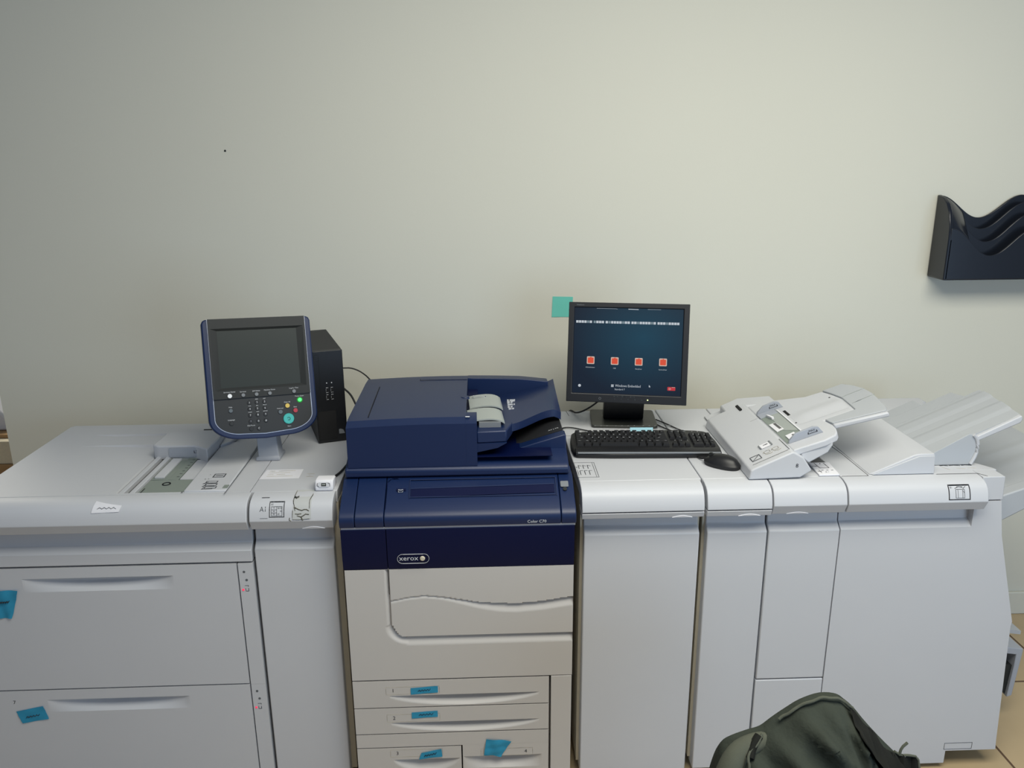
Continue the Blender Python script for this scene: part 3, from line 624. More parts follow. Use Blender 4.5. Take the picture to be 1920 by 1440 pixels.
g = MB(); g.slab(FW, rrect(.052, .084, .100, .124, .004), 0, .0022); q = g.build('latch_plate', 'paper', body, bev=.0008)
g = MB(); g.slab(FW, [(.051, .100), (.054, .100), (.054, .124), (.051, .124)], 0, .0028); g.slab(FW, [(.082, .100), (.087, .100), (.087, .126), (.082, .126)], 0, .0034); g.build('latch_edge', 'gbtn', body)
g = MB(); g.line(FW, [(.064, .113), (.067, .113)], .002, .003); g.line(FW, [(.070, .113), (.075, .113)], .003, .003); g.build('latch_mark', 'inkd', body)
g = MB(); g.slab(F((0, 0, 0), (1, 0, 0), (0, 0, 1)), [(.816, 1.040), (.823, 1.0435), (.823, 1.047), (.816, 1.0435)], -.452, -.405); g.build('hinge_slot', 'dark', body)
MB().text(F((0, .012, 0), (1, 0, 0), (0, 0, 1)), '8', .016, .853, 1.010, .0008).build('number_8', 'inkd', body)
# raised tray, plane climbing to the right
TP = F((.85, 0, 1.050), (1, 0, .35), (0, 1, 0)); ca = math.sqrt(1 + .35 ** 2)
def ta(x): return (x - .85) * ca
tray = MB(); arc = [(.962, .035), (.972, .050), (.979, .075), (.981, .10), (.978, .130), (.974, .146)]
out = [(.846, .030), (.930, .026)] + arc + [(1.062, .146), (1.064, .19), (1.068, .255), (1.058, .31), (1.049, .346), (1.0, .35), (.90, .42), (.846, .42)]
tray.slab(TP, [(ta(x), y) for x, y in out], -.020, 0); tray = tray.build('tray', 'white', ins, bev=.004, seg=3, ang=50)
sk = MB(); sk.slab(XZ, [(.870, 1.028), (.893, 1.010), (.944, 1.040), (.956, 1.062), (.953, 1.074), (.87, 1.05)], -.10, -.030); sk.build('tray_skirt', 'white', ins, bev=.003)
ext = MB()
eo = [(.9815, .125), (.985, .112), (1.117, .078), (1.127, .10), (1.137, .17), (1.142, .22), (1.140, .267), (1.130, .31), (1.112, .35), (1.052, .349), (1.062, .31), (1.071, .255), (1.067, .19), (1.064, .148), (.9795, .148)]
ext.slab(TP, [(ta(x), y) for x, y in eo], -.006, .0008); ext = ext.build('tray_extension', 'traygray', ins, bev=.002)
er = MB(); er.slab(TP, [(ta(.984), .100), (ta(1.118), .064), (ta(1.119), .078), (ta(.984), .114)], -.016, -.002); er.build('extension_lip', 'white', ins, bev=.004)
g = MB(); g.line(TP, [(ta(1.075), .255), (ta(1.140), .262)], .0012, .0018); g.line(TP, [(ta(1.075), .19), (ta(1.141), .20)], .0012, .0018); g.build('extension_ridge', 'gray', ext)
g = MB(); g.slab(TP, [(ta(.848), .078), (ta(.901), .085), (ta(.901), .328), (ta(.848), .328)], .0002, .0012); well = g.build('feed_well', 'greengray', tray)
g = MB(); g.slab(TP, [(ta(.870), .165), (ta(.899), .135), (ta(.899), .31), (ta(.870), .31)], .0012, .0022); g.build('well_plate', 'gray', well)
g = MB(); g.slab(TP, [(ta(.901), .09), (ta(.9045), .09), (ta(.9045), .315), (ta(.901), .315)], 0, .004); g.build('well_rim', 'paper', tray)
g = MB(); g.slab(TP, [(ta(.859), .078), (ta(.885), .082), (ta(.885), .130), (ta(.859), .124)], .0022, .0045); g.build('feed_roller_plate', 'paper', well); g = MB(); g.slab(TP, [(ta(.851), .166), (ta(.872), .172), (ta(.868), .232), (ta(.849), .230)], .0022, .004); g.build('feed_roller_plate', 'paper', well)
g = MB(); g.slab(TP, [(ta(.873), .084), (ta(.880), .084), (ta(.880), .117), (ta(.874), .117)], .0045, .0050); g.build('roller_slot', 'seam', well); g = MB(); g.slab(TP, [(ta(.862), .180), (ta(.869), .180), (ta(.867), .228), (ta(.860), .228)], .004, .0046); g.build('roller_slot', 'seam', well)
for (y, x0, x1) in ((.330, .846, .926), (.074, .850, .945)):
    gd = MB(); nh = .026
    pts = [(ta(x0), 0), (ta(x1), 0), (ta(x1) - .010, nh * .8), (ta(x1) - .024, nh), (ta(x0) + .026, nh * .9), (ta(x0) + .004, nh * .35)]
    FS = F(tuple(TP.p(0, y, 0)), tuple(TP.x), tuple(TP.n)); gd.slab(FS, pts, -.008, .0)
    if y > .2: gd.slab(TP, [(ta(x0), y - .034), (ta(x0) + .055, y - .034), (ta(x0) + .055, y), (ta(x0), y)], 0, .004)
    q = gd.build('side_guide', 'lav', ins, bev=.001)
    g = MB(); g.text(FS, 'MAX', .0085, ta(x1) - .030, .017, .0008); g.line(FS, [(ta(x1) - .042, .010), (ta(x1) - .016, .010)], .0012, .0008); g.line(FS, [(ta(x1) - .042, .010), (ta(x1) - .041, .014)], .002, .0008); g.line(FS, [(ta(x1) - .016, .010), (ta(x1) - .017, .014)], .002, .0008)
    g.build('maximum_mark', 'inkd', q)
MB().slab(TP, [(ta(.863), .296), (ta(.869), .29), (ta(.876), .262), (ta(.869), .262)][::-1], .001, .010).build('guide_clip', 'paper', tray, bev=.001)
g = MB(); g.disc(TP, ta(.913), .190, .003, .0002, .0006, 10); g.disc(TP, ta(1.047), .283, .003, .0002, .0006, 10); g.slab(TP, [(ta(.913), .255), (ta(.921), .255), (ta(.921), .30), (ta(.913), .30)], .0002, .0006); g.build('tray_holes', 'dark', tray)
g = MB(); g.grid(lambda u, v: TP.p(ta(.915 + .14 * u), .17 + .10 * v, .0003 + .006 * math.sin(math.pi * v) ** 2 * min(1, u * 5)), 8, 12); g.build('tray_ridge', 'white', tray)
# ================================================================== finisher
fin = thing('finisher', (1.2, .3, 0), 'large white finisher cabinet at the right end of the row with grey output trays', 'finisher')
OUT = [(.990, .020), (1.398, .020), (1.398, .064), (1.555, .064), (1.552, .10), (1.530, .495), (1.532, .511), (1.455, .79), (1.437, .90), (1.437, .94), (.990, .94)]
MB().slab(XZ, OUT, -.65, -.045).build('body', 'white', fin, bev=.003)
box(1.05, 1.36, .1, .6, 0, .022).build('plinth', 'blacksoft', fin)
for x, y in ((1.47, .10), (1.47, .58)):
    c = MB(); c.disc(F((x - .01, y, .028), (0, 1, 0), (0, 0, 1)), 0, 0, .028, 0, .02, 20); c.box(x - .012, x + .012, y - .015, y + .015, .045, .066); c.build('caster', 'blacksoft', fin)
MB().prism([(.026, .884), (.022, .838), (0, .820), (0, .02), (.045, .02), (.045, .884)], .990, 1.362).build('door', 'white', fin)
MB().slab(XZ, [(1.362, .884), (1.362, .020), (1.398, .020), (1.398, .064), (1.555, .064), (1.552, .10), (1.530, .495), (1.532, .511), (1.455, .79), (1.437, .897), (1.362, .897)], -.045, 0).build('side_column', 'white', fin)
MB().slab(XZ, [(1.374, .900), (1.440, .900), (1.436, .970), (1.374, .970)], -.05, .000).build('upper_column', 'white', fin, bev=.002)
trim_lip(MB(), .985, 1.372).build('front_trim', 'white', fin, bev=.003)
tc = MB(); tc.slab(XY, [(.985, .03), (1.372, .03), (1.373, .0505), (1.443, .0505), (1.443, .06), (1.43, .08), (1.405, .115), (1.405, .65), (.985, .65)], .935, .9702); tc.build('top_cover', 'white', fin, bev=.002)
g = MB(); g.rect(F((0, 0, 0), (1, 0, 0), (0, 0, 1)), 1.392, 1.478, .070, .092, .0012); g.build('panel_outline', 'ink', fin)
g = MB(); g.line(XT, [(1.256, .026), (1.372, .026), (1.388, .006)], .0014, .0008); g.line(XT, [(.988, .026), (1.062, .026)], .0012, .0008); g.line(XT, [(1.063, .028), (1.062, .20), (1.045, .45)], .0016, .0008); g.build('cover_seam', 'seam', fin)
wd = MB(); wd.slab(XZ, [(1.067, .9705), (1.252, .9705), (1.250, 1.0), (1.247, 1.029), (1.205, 1.029), (1.19, 1.026)], -.60, -.032); wd = wd.build('exit_cover', 'white', fin, bev=.003)
g = MB(); g.slab(F((0, 0, 0), (1, 0, 0), (0, 0, 1)), [(1.075, .9712), (1.250, .9712), (1.2455, 1.0235), (1.203, 1.0235)], -.034, -.0285); g.build('cover_cheek', 'white', wd, bev=.001)
PFN = PF(TOPC)
g = MB(); g.rect(PFN, 1.262, 1.320, .922, .957, .0022); g.build('label_border', 'inkd', fin)
g = MB(); g.rect(PFN, 1.281, 1.305, .926, .948, .0008); g.line(PFN, [(1.287, .926), (1.287, .948)], .0006); g.line(PFN, [(1.300, .926), (1.300, .946), (1.304, .940)], .0006); g.line(PFN, [(1.279, .950), (1.290, .954), (1.301, .952)], .001); g.line(PFN, [(1.285, .9535), (1.300, .9535)], .001); g.line(PFN, [(1.302, .950), (1.309, .954)], .001)
g.text(PFN, 'B1', .006, 1.269, .952, .0008); g.build('machine_diagram', 'ink', fin)
g = MB()
for a, c in ((1.300, .020), (1.327, .028), (1.362, .026)): g.line(XT, [(a, .086), (a + c * .4, .088), (a + c, .085)], .0035, .0010)
g.build('jam_label', 'ink', fin)
g = MB(); g.line(XT, [(1.298, .075), (1.312, .055)], .001); g.line(XT, [(1.335, .066), (1.36, .062)], .0012); g.line(XT, [(1.37, .068), (1.39, .064)], .0012); g.build('jam_label_faint', 'beige', fin)
rb = MB(); rb.slab(XY, [(1.30, .50), (1.42, .500), (1.455, .505), (1.50, .545), (1.54, .60), (1.54, .65), (1.30, .65)], .93, 1.0); rb.build('rear_hump', 'white', fin, bev=.012, seg=4)
# output trays
UP = F((1.26, 0, 1.0), (1, 0, .45), (0, 1, 0)); cu_ = math.sqrt(1 + .45 ** 2)
def ua(x): return (x - 1.26) * cu_
def corr(x0, x1f, ya, yb, nu, nv, th, amp=.004):
    b = MB()
    def fn(u, v, n_):
        y = ya + (yb - ya) * v; x = x0 + (x1f(v) - x0) * u
        rid = amp * (1 if .22 < v < .48 or .70 < v < .9 else 0) * min(1, 1)
        return UP.p(ua(x), y, rid + (0 if n_ else -th))
    return b.sheet(fn, nu, nv, 1)
ut = corr(1.258, lambda v: 1.518 + .016 * min(1, v / .75), .098, .322, 10, 28, .006).build('upper_output_tray', 'traygray', fin, ang=40)
corr(1.258, lambda v: 1.490 - .01 * v, .3225, .378, 8, 4, .006, 0).build('tray_rear_step', 'traygray', ut)
corr(1.256, lambda v: 1.390, .3785, .43, 8, 4, .006, 0).build('tray_rear_shelf', 'traygray', ut)
MB().slab(XZ, [(1.395, 1.056), (1.395, 1.040), (1.515, 1.094), (1.521, 1.104), (1.517, 1.1165)], -.103, -.088).build('tray_front_lip', 'white', ut, bev=.003)
MB().slab(XZ, [(1.27, .9715), (1.275, 1.008), (1.373, 1.064), (1.385, 1.062), (1.396, 1.050), (1.402, 1.030), (1.400, 1.005), (1.388, .9715)], -.098, -.088).build('tray_front_cheek', 'traygray', ut, bev=.001)
cr_ = MB(); cr_.tube([(1.385, .087, 1.062), (1.396, .087, 1.050), (1.402, .087, 1.028), (1.400, .087, 1.003), (1.388, .087, .974)], .005, 8, 1); cr_.build('cheek_rim', 'white', ut)
LP = F((1.44, 0, .828), (1, 0, .35), (0, 1, 0)); cl_ = math.sqrt(1 + .35 ** 2)
def lower(u, v, n_):
    y = .12 + .36 * v; x = 1.440 + (.32 + .01 * v) * u; rid = .004 * (1 if .35 < v < .5 or .62 < v < .68 else 0)
    dip = -.05 * (1 - smooth(v / .3)) * 0
    return LP.p((x - 1.44) * cl_, y, rid + dip + (0 if n_ else -.010))
lt = MB().sheet(lower, 12, 24, 1).build('lower_output_tray', 'traygray', fin, ang=40)
MB().slab(XZ, [(1.455, .80), (1.455, .835), (1.76, .942), (1.76, .905), (1.53, .775)], -.16, -.118).build('lower_tray_front', 'traygray', lt, bev=.004)
MB().slab(XZ, [(1.455, .76), (1.455, .80), (1.60, .85), (1.56, .775)], -.40, -.14).build('lower_tray_bracket', 'lav', lt, bev=.003)
bt_ = MB(); bt_.slab(XZ, [(1.50, .305), (1.745, .272), (1.745, .262), (1.735, .095), (1.718, .090), (1.724, .205), (1.724, .252), (1.50, .285)], -.30, -.205)
bt_ = bt_.build('booklet_tray', 'lav', fin, bev=.002)
MB().slab(XZ, [(1.54, .24), (1.724, .205), (1.719, .095), (1.66, .14), (1.54, .16)], -.296, -.215).build('booklet_tray_underside', 'chargray', bt_)
MB().slab(XZ, [(1.50, .325), (1.80, .275), (1.80, .262), (1.50, .305)], -.40, -.301).build('booklet_tray_rear', 'traygray', bt_)
g = MB(); g.box(1.58, 1.76, .31, .34, .318, .322); g.build('booklet_tray_slot', 'chargray', bt_)
# ================================================================== monitor
mm = pose(-.194, .235, 0); MO = Vector((.446, .4, 1.075)); MW = Matrix.Translation(MO) @ mm; MI = MW.inverted()
mo = thing('computer_monitor', tuple(MO), 'black flat monitor with lit blue-green screen, standing behind the keyboard', 'monitor', rot=mm)
bz = MB(); X0, X1, Z0, Z1 = -.188, .189, 0, .3162; sx0, sx1, sz0, sz1 = -.1695, .1697, .0285, .2997
vs = [(x, y, z) for (x0, x1, z0, z1, y) in ((X0, X1, Z0, Z1, 0), (sx0 - .002, sx1 + .002, sz0 - .002, sz1 + .002, 0), (sx0, sx1, sz0, sz1, .004), (X0, X1, Z0, Z1, .030)) for x, z in ((x0, z0), (x1, z0), (x1, z1), (x0, z1))]
fs = []
for k in (0, 1):
    for i in range(4): fs.append((k * 4 + i, k * 4 + (i + 1) % 4, k * 4 + 4 + (i + 1) % 4, k * 4 + 4 + i))
for i in range(4): fs.append((i, (i + 1) % 4, 12 + (i + 1) % 4, 12 + i))
fs.append((12, 13, 14, 15)); bz.add([Vector((x, y, z)) for x, y, z in vs], fs); bz = bz.build('bezel', 'bezel', mo, True, bev=.0015)
MB().slab(XZ, rrect(-.13, .13, .03, .28, .02), -.060, -.029).build('back_housing', 'black', mo, True, bev=.008)
scr = MB(); scr.slab(XZ, [(sx0, sz0), (sx1, sz0), (sx1, sz1), (sx0, sz1)], -.006, -.0041); scr = scr.build('screen', 'screen', mo, True)
SF = F((0, .0041, 0), (1, 0, 0), (0, 0, 1))
gw, gg = MB(), MB(); x = -.1640; q = .0086
for gi, n in enumerate((6, 4, 9, 9, 8)):
    for k in range(n):
        dst = gg if (k * 7 + gi * 3) % 5 == 3 else gw; e = x + q * .84 if x + q * .84 < sx1 else sx1
        dst.slab(SF, [(x, .2510), (e, .2510), (e, .2585), (x, .2585)], .0002, .0005)
        x += q
    x += .0035
gw.build('tile_row', 'scrwhite', scr, True); gg.build('dim_tile_row', 'scrgray', scr, True)
for xi, zi in ((-.114, .1330), (-.0381, .1326), (.0371, .1326), (.1125, .1332)):
    MB().slab(SF, rrect(xi - .012, xi + .012, zi - .012, zi + .012, .0025, 3), .0002, .0005).build('user_tile', 'scrpeach', scr, True)
    g = MB(); g.slab(SF, rrect(xi - .0092, xi + .0092, zi - .0092, zi + .0085, .002, 3), .0005, .0008); g.slab(SF, [(xi - .003, zi + .008), (xi + .001, zi + .012), (xi + .003, zi + .008)], .0005, .0008); g.build('user_picture', 'scrorange', scr, True)
g = MB()
for s_, xi, zi in (('Administrator', -.1145, .1105), ('CSE', -.0381, .1095), ('FieryUser', .0371, .1095), ('ServiceUser', .1125, .1098)): g.text(SF, s_, .0052, xi, zi, .0006)
g.text(SF, 'Windows Embedded', .0110, .0060, .0545, .0006, sx=.86); g.text(SF, 'Standard 7', .0074, -.0195, .0430, .0006)
for dx in (0, .0042):
    for dz in (0, .0042): g.slab(SF, [(-.0465 + dx, .0500 + dz), (-.0430 + dx, .0505 + dz), (-.0430 + dx, .0540 + dz), (-.0465 + dx, .0535 + dz)], .0002, .0005)
g.slab(SF, [(.0715, .0605), (.0715, .0530), (.0732, .0545), (.0745, .0520), (.0755, .0525), (.0745, .0550), (.0765, .0553)], .0002, .0006)
g.disc(SF, -.1467, .0514, .0045, .0002, .0005, 16)
g.line(SF, [(-.10, .2975), (-.04, .2975), (-.035, .2965)], .0006, .0005); g.line(SF, [(0, .2972), (.03, .2965)], .002, .0005); g.line(SF, [(.06, .2975), (.10, .2975)], .0006, .0005)
g.build('screen_text', 'scrwhite', scr, True)
g = MB(); g.slab(SF, rrect(.1290, .1535, .0452, .0565, .002, 3), .0002, .0005); g.build('power_tile', 'scrred', scr, True)
g = MB(); g.line(SF, [(.1365 + .003 * math.cos(k), .0505 + .003 * math.sin(k)) for k in range(6)], .001, .0009, True, 1); g.line(SF, [(.143, .0555), (.152, .0555)], .0012, .0009); g.build('power_symbol', 'scrpeach', scr, True)
g = MB(); g.text(XZ, 'ViewSonic', .0058, -.1515, .3078, .0006); g.line(XZ, [(-.0806 + .0036 * math.cos(k * .785), .0126 + .0036 * math.sin(k * .785)) for k in range(8)], .0009, .0006, True, 1); g.build('bezel_marks', 'gbtn', bz, True)
g = MB()
for k in range(5): g.text(XZ, '1 < > 2 x'.split()[k], .0055, -.034 + .0212 * k, .0125, .0005)
for k in range(3): g.line(XZ, [(-.037 + .026 * k, .0208), (-.024 + .026 * k, .0208)], .0009, .0005)
g.build('button_captions', 'dgbtn', bz, True)
MB().disc(XZ, .0691, .0126, .0022, .0, .0008, 12).build('power_light', 'wled', bz, True)
bs = MB(); Rb = Matrix.Rotation(-.10, 4, 'Z'); cb = Vector((.466, .545, 0))
def wp(x, y, z): v = Rb @ Vector((x, y, 0)); return MI @ Vector((cb.x + v.x, cb.y + v.y, z))
def wslab(b, poly, z0, z1):
    k = len(poly); b.add([wp(x, y, z0) for x, y in poly] + [wp(x, y, z1) for x, y in poly], [tuple(range(k))[::-1], tuple(range(k, 2 * k))] + [(i, (i + 1) % k, (i + 1) % k + k, i + k) for i in range(k)]); return b
wslab(bs, rrect(-.108, .108, -.085, .085, .012, 5), .9703, .980).build('stand_base', 'mbase', mo, True, bev=.002)
nk = MB(); k4 = [(-.062, -.050), (.062, -.050), (.062, -.020), (-.062, -.020)]; k5 = [(-.064, -.075), (.060, -.075), (.060, -.045), (-.064, -.045)]
lv = [([(-.066, -.02), (.066, -.02), (.066, .035), (-.066, .035)], .9800), ([(-.066, -.035), (.066, -.035), (.066, .015), (-.066, .015)], 1.03), ([(-.066, -.066), (.066, -.066), (.066, -.02), (-.066, -.02)], 1.13), ([(-.066, -.050), (.066, -.050), (.066, -.02), (-.066, -.02)], 1.19)]
nk.add([wp(x, y, z) for pts, z in lv for x, y in pts], [(i * 4 + j, i * 4 + (j + 1) % 4, (i + 1) * 4 + (j + 1) % 4, (i + 1) * 4 + j) for i in range(3) for j in range(4)] + [(3, 2, 1, 0), (12, 13, 14, 15)])
nk.build('stand_neck', 'black', mo, True, bev=.003)
cb_ = MB(); cb_.tube([MI @ Vector(p) for p in ((.44, .50, 1.12), (.40, .53, 1.06), (.355, .56, 1.01), (.315, .60, .977), (.30, .66, .975), (.30, .72, .93))], .003, 8, 3); cb_.build('power_cable', 'blacksoft', mo, True)
cb_ = MB(); cb_.tube([MI @ Vector(p) for p in ((.575, .53, .975), (.60, .49, .974), (.625, .435, .974), (.64, .41, .974))], .0022, 8, 2)
cb_.tube([MI @ Vector(p) for p in ((.560, .50, .974), (.58, .455, .974), (.60, .42, .974))], .0022, 8, 2); cb_.build('thin_cable', 'blacksoft', mo, True)
# ================================================================== keyboard
KB = Vector((.478, .188, .9703)); kr = Matrix.Rotation(-.05, 4, 'Z') @ Matrix.Rotation(.045, 4, 'X')
kb = thing('keyboard', tuple(KB), 'black full-size keyboard lying in front of the monitor', 'keyboard', rot=kr)
ko = [(-.216, .012), (-.222, .05), (-.222, .10), (-.216, .155), (-.208, .168), (-.18, .174), (-.09, .184), (.0, .190), (.11, .188), (.175, .184), (.202, .176), (.214, .16), (.222, .10), (.224, .05), (.221, .015), (.212, .004), (.1, .0), (-.1, -.002), (-.205, .002)]
kc = MB(); kc.slab(XY, ko, 0, .016); kc = kc.build('case', 'black', kb, True, bev=.005, seg=3)
kw = MB(); kw.prism([(.000, .010), (.002, .019), (.008, .0215), (.032, .0215), (.038, .014), (.038, .010)], -.212, .216); kw.build('wrist_rest', 'black', kb, True, bev=.002)
MB().prism([(-.0012, .0165), (-.0002, .0195), (.0022, .0205), (.0022, .0165)], -.205, .214).build('bright_front_edge', 'gbtn', kb, True)
U = .0188; kx0 = -.206; rows = []
R0 = [(0, 1, 'Esc')] + [(2 + i, 1, 'F%d' % (i + 1)) for i in range(4)] + [(6.5 + i, 1, 'F%d' % (i + 5)) for i in range(4)] + [(11 + i, 1, 'F%d' % (i + 9)) for i in range(4)]
R1 = [(i, 1, c) for i, c in enumerate('`1234567890-=')] + [(13, 2, 'Bksp')]
R2 = [(0, 1.5, 'Tab')] + [(1.5 + i, 1, c) for i, c in enumerate('QWERTYUIOP[]')] + [(13.5, 1.5, '\\')]
R3 = [(0, 1.75, 'Caps')] + [(1.75 + i, 1, c) for i, c in enumerate("ASDFGHJKL;'")] + [(12.75, 2.25, 'Enter')]
R4 = [(0, 2.25, 'Shift')] + [(2.25 + i, 1, c) for i, c in enumerate('ZXCVBNM,./')] + [(12.25, 2.75, 'Shift')]
R5 = [(0, 1.25, 'Ctrl'), (1.25, 1.25, 'Win'), (2.5, 1.25, 'Alt'), (3.75, 6.25, ''), (10, 1.25, 'Alt'), (11.25, 1.25, 'Win'), (12.5, 1.25, 'Menu'), (13.75, 1.25, 'Ctrl')]
for y, R in ((.158, R0), (.136, R1), (.1185, R2), (.1005, R3), (.0825, R4), (.062, R5)):
    rows += [(kx0 + a * U, y, w_ * U, c) for a, w_, c in R]
n0 = kx0 + 15.35 * U
for y, lab_ in ((.158, ('PrtSc', 'ScrLk', 'Pause')), (.136, ('Ins', 'Home', 'PgUp')), (.1185, ('Del', 'End', 'PgDn'))): rows += [(n0 + i * U, y, U, c) for i, c in enumerate(lab_)]
rows += [(n0 + U, .0825, U, '^')] + [(n0 + i * U, .062, U, c) for i, c in enumerate(('<', 'v', '>'))]
p0 = n0 + 3.35 * U * .99; up_ = U * .90
for y, lab_ in ((.136, ('Num', '/', '*', '-')), (.1185, ('7', '8', '9', '+')), (.1005, ('4', '5', '6', '')), (.0825, ('1', '2', '3', '')), (.062, ('0', '', '.', 'Ent'))):
    for i, c in enumerate(lab_):
        if y < .11 and y > .09 and i == 3: continue
        if y == .062 and i == 1: continue
        rows.append((p0 + i * up_, y, up_ * (2 if (y == .062 and i == 0) else 1), c))
def key_geo(b, x, y, w_, d_=.0166, z=.016):
    g_ = .0011; t_ = .0024; x0, x1, y0, y1 = x + g_, x + w_ - g_, y - d_ / 2 + g_ * .5, y + d_ / 2 - g_ * .5
    b.add([Vector(v) for v in ((x0, y0, z - .001), (x1, y0, z - .001), (x1, y1, z - .001), (x0, y1, z - .001), (x0 + t_, y0 + t_ * .7, z + .007), (x1 - t_, y0 + t_ * .7, z + .007), (x1 - t_, y1 - t_ * .6, z + .0085), (x0 + t_, y1 - t_ * .6, z + .0085))],
          [(0, 1, 5, 4), (1, 2, 6, 5), (2, 3, 7, 6), (3, 0, 4, 7), (4, 5, 6, 7), (3, 2, 1, 0)])
rest = MB(); leg = MB()
for i, (x, y, w_, c) in enumerate(sorted(rows, key=lambda r: r[1])):
    kq = None
    if i < 99: b_ = MB(); key_geo(b_, x, y, w_); kq = b_.build('key', 'blacksoft', kb, True, smooth=False)
    else: key_geo(rest, x, y, w_)
    dst = MB() if kq else leg
    if c: dst.text(F((0, 0, .0247), (1, 0, 0), (0, 1, .1)), c, .0062 if len(c) == 1 else .0036, x + w_ * .42, y + .002, .0004)
    if c and kq: dst.build('key_legend', 'inkw', kq, True)
if rest.v: q = rest.build('keys', 'blacksoft', kb, True, smooth=False); q['kind'] = 'stuff'
leg.build('key_legends', 'inkw', kb, True)
KI = (Matrix.Translation(KB) @ kr).inverted()
c_ = MB(); c_.tube([KI @ Vector(p) for p in ((.41, .37, .985), (.38, .40, .976), (.33, .43, .975), (.28, .47, .975), (.245, .46, .975), (.242, .40, .965))], .0022, 8, 3); c_.build('cable', 'blacksoft', kb, True)
nt = MB(); nt.sheet(lambda u, v, n_: Vector((.457 + .072 * u + .004 * (v - .5), .356 + .018 * v - .0035 * u, .9965 + .006 * v + (.0006 if n_ else 0))), 6, 3, 1)
tag(nt.build('sticky_note', 'notepale'), 'pale blue paper strip stuck to the back edge of the black keyboard', 'sticky note')
# ================================================================== mouse
mz = thing('computer_mouse', (.680, .119, .9705), 'black computer mouse lying beside the white sheet inserter', 'mouse', rot=Matrix.Rotation(2.42, 4, 'Z'))
def mouse_pt(a, t, k=1.0, zt=.038):   # a around, t from rim to crown
    L_, Wd = .054, .031; x = math.cos(a); y = math.sin(a)
    sq = (abs(x) ** 2.4 + abs(y) ** 2.4) ** (1 / 2.4); r = (1 - t) ** .9
    return Vector((L_ * x / sq * k * r, Wd * (1 + .08 * x) * y / sq * k * r, zt * (1 - (1 - t) ** 2.4) * 1 + .010))
b_ = MB(); n = 32; ts = [0, .06, .14, .24, .36, .5, .65, .8, .92]
vs = [mouse_pt(2 * math.pi * i / n, t, 1, .025 ) + Vector((0, 0, 0)) for t in ts for i in range(n)]
vs = [Vector((v.x, v.y, v.z + (.004 * (-v.x / .058) if v.z > .02 else 0))) for v in vs]
b_.add(vs + [Vector((0, 0, .0355))], [(j * n + i, j * n + (i + 1) % n, (j + 1) * n + (i + 1) % n, (j + 1) * n + i) for j in range(len(ts) - 1) for i in range(n)] + [((len(ts) - 1) * n + i, (len(ts) - 1) * n + (i + 1) % n, len(ts) * n) for i in range(n)])
b_.build('shell', 'black', mz, True, ang=60)
b_ = MB(); sh_ = [mouse_pt(2 * math.pi * i / n, 0, .95) for i in range(n)]; hi = [mouse_pt(2 * math.pi * i / n, 0, 1.0) for i in range(n)]
b_.add([Vector((v.x, v.y, .0002)) for v in sh_] + [Vector((v.x * 1.0, v.y, .011)) for v in hi], [tuple(range(n))[::-1], tuple(range(n, 2 * n))] + [(i, (i + 1) % n, (i + 1) % n + n, i + n) for i in range(n)])
b_.build('lower_shell', 'blacksoft', mz, True, ang=60)
wl = MB(); wl.disc(F((.036, 0, .026), (1, 0, 0), (0, 0, 1)), 0, 0, .007, -.003, .003, 16); wl.build('scroll_wheel', 'chargray', mz, True)
b_ = MB(); b_.tube([(.055, 0, .010), (.066, -.002, .005), (.080, -.010, .003), (.095, -.02, .003)], .002, 8, 2); b_.build('cable', 'blacksoft', mz, True)
# ================================================================== small tower computer
PCO = Vector((-.524, .398, .9592)); pcr = Matrix.Rotation(.33, 4, 'Z')
pc = thing('desktop_computer', tuple(PCO), 'slim black tower computer standing behind the control panel', 'computer', rot=pcr)
w_, h_, d_ = .092, .298, .325
box(0, w_, .012, d_, 0, h_).build('case', 'blacksoft', pc, True, bev=.002)
MB().slab(XZ, rrect(0, w_, .0, h_ + .001, .004, 3), -.014, 0).build('front_panel', 'black', pc, True, bev=.002)
MB().slab(XZ, [(.004, .01), (.060, .01), (.060, .105), (.004, .105)], 0, .0015).build('lower_vent', 'dark', pc, True)
MB().slab(XZ, [(.018, .105), (.0185, .105), (.0185, .29), (.018, .29)], 0, .001).build('drive_seam', 'chargray', pc, True)
g = MB(); g.line(XZ, [(.010 + .004 * math.cos(k * .9), .277 + .004 * math.sin(k * .9)) for k in range(7)], .0008, .0006, True, 1); g.rect(XZ, .004, .018, .268, .288, .0005); g.build('power_button', 'chargray', pc, True)
g = MB()
for x in (.038, .053):
    g.disc(XZ, x, .196, .0018, 0, .0008, 10)
    for z in (.1805, .1650, .158, .1425): g.line(XZ, [(x - .0025, z), (x + .0025, z)], .0014, .0008)
    g.line(XZ, [(x - .0035, .170), (x - .0035, .176)], .0009, .0008); g.line(XZ, [(x - .0035, .147), (x - .0035, .153)], .0009, .0008)
g.build('port_icons', 'inkw', pc, True)
g = MB()
for x in (.038, .053):
    for z in (.1660, .1435): g.slab(XZ, [(x - .002, z), (x + .002, z), (x + .002, z + .0135), (x - .002, z + .0135)], 0, .0005)
g.build('usb_ports', 'dark', pc, True)
MB().slab(XZ, [(.066, .026), (.084, .026), (.080, .038), (.072, .042), (.066, .041)], 0, .001).build('corner_sticker', 'gbtn', pc, True)
g = MB(); g.text(F((0, 0, h_), (1, 0, 0), (0, 1, 0)), '-----', .012, .05, .30, .0006); g.build('top_mark', 'gbtn', pc, True)
PI_ = (Matrix.Translation(PCO) @ pcr).inverted()
c_ = MB(); c_.tube([PI_ @ Vector(p) for p in ((-.50, .725, 1.12), (-.46, .745, 1.115), (-.42, .75, 1.09), (-.385, .72, 1.06), (-.36, .70, 1.0), (-.36, .70, .93))], .0025, 8, 2)
c_.build('cable', 'blacksoft', pc, True)
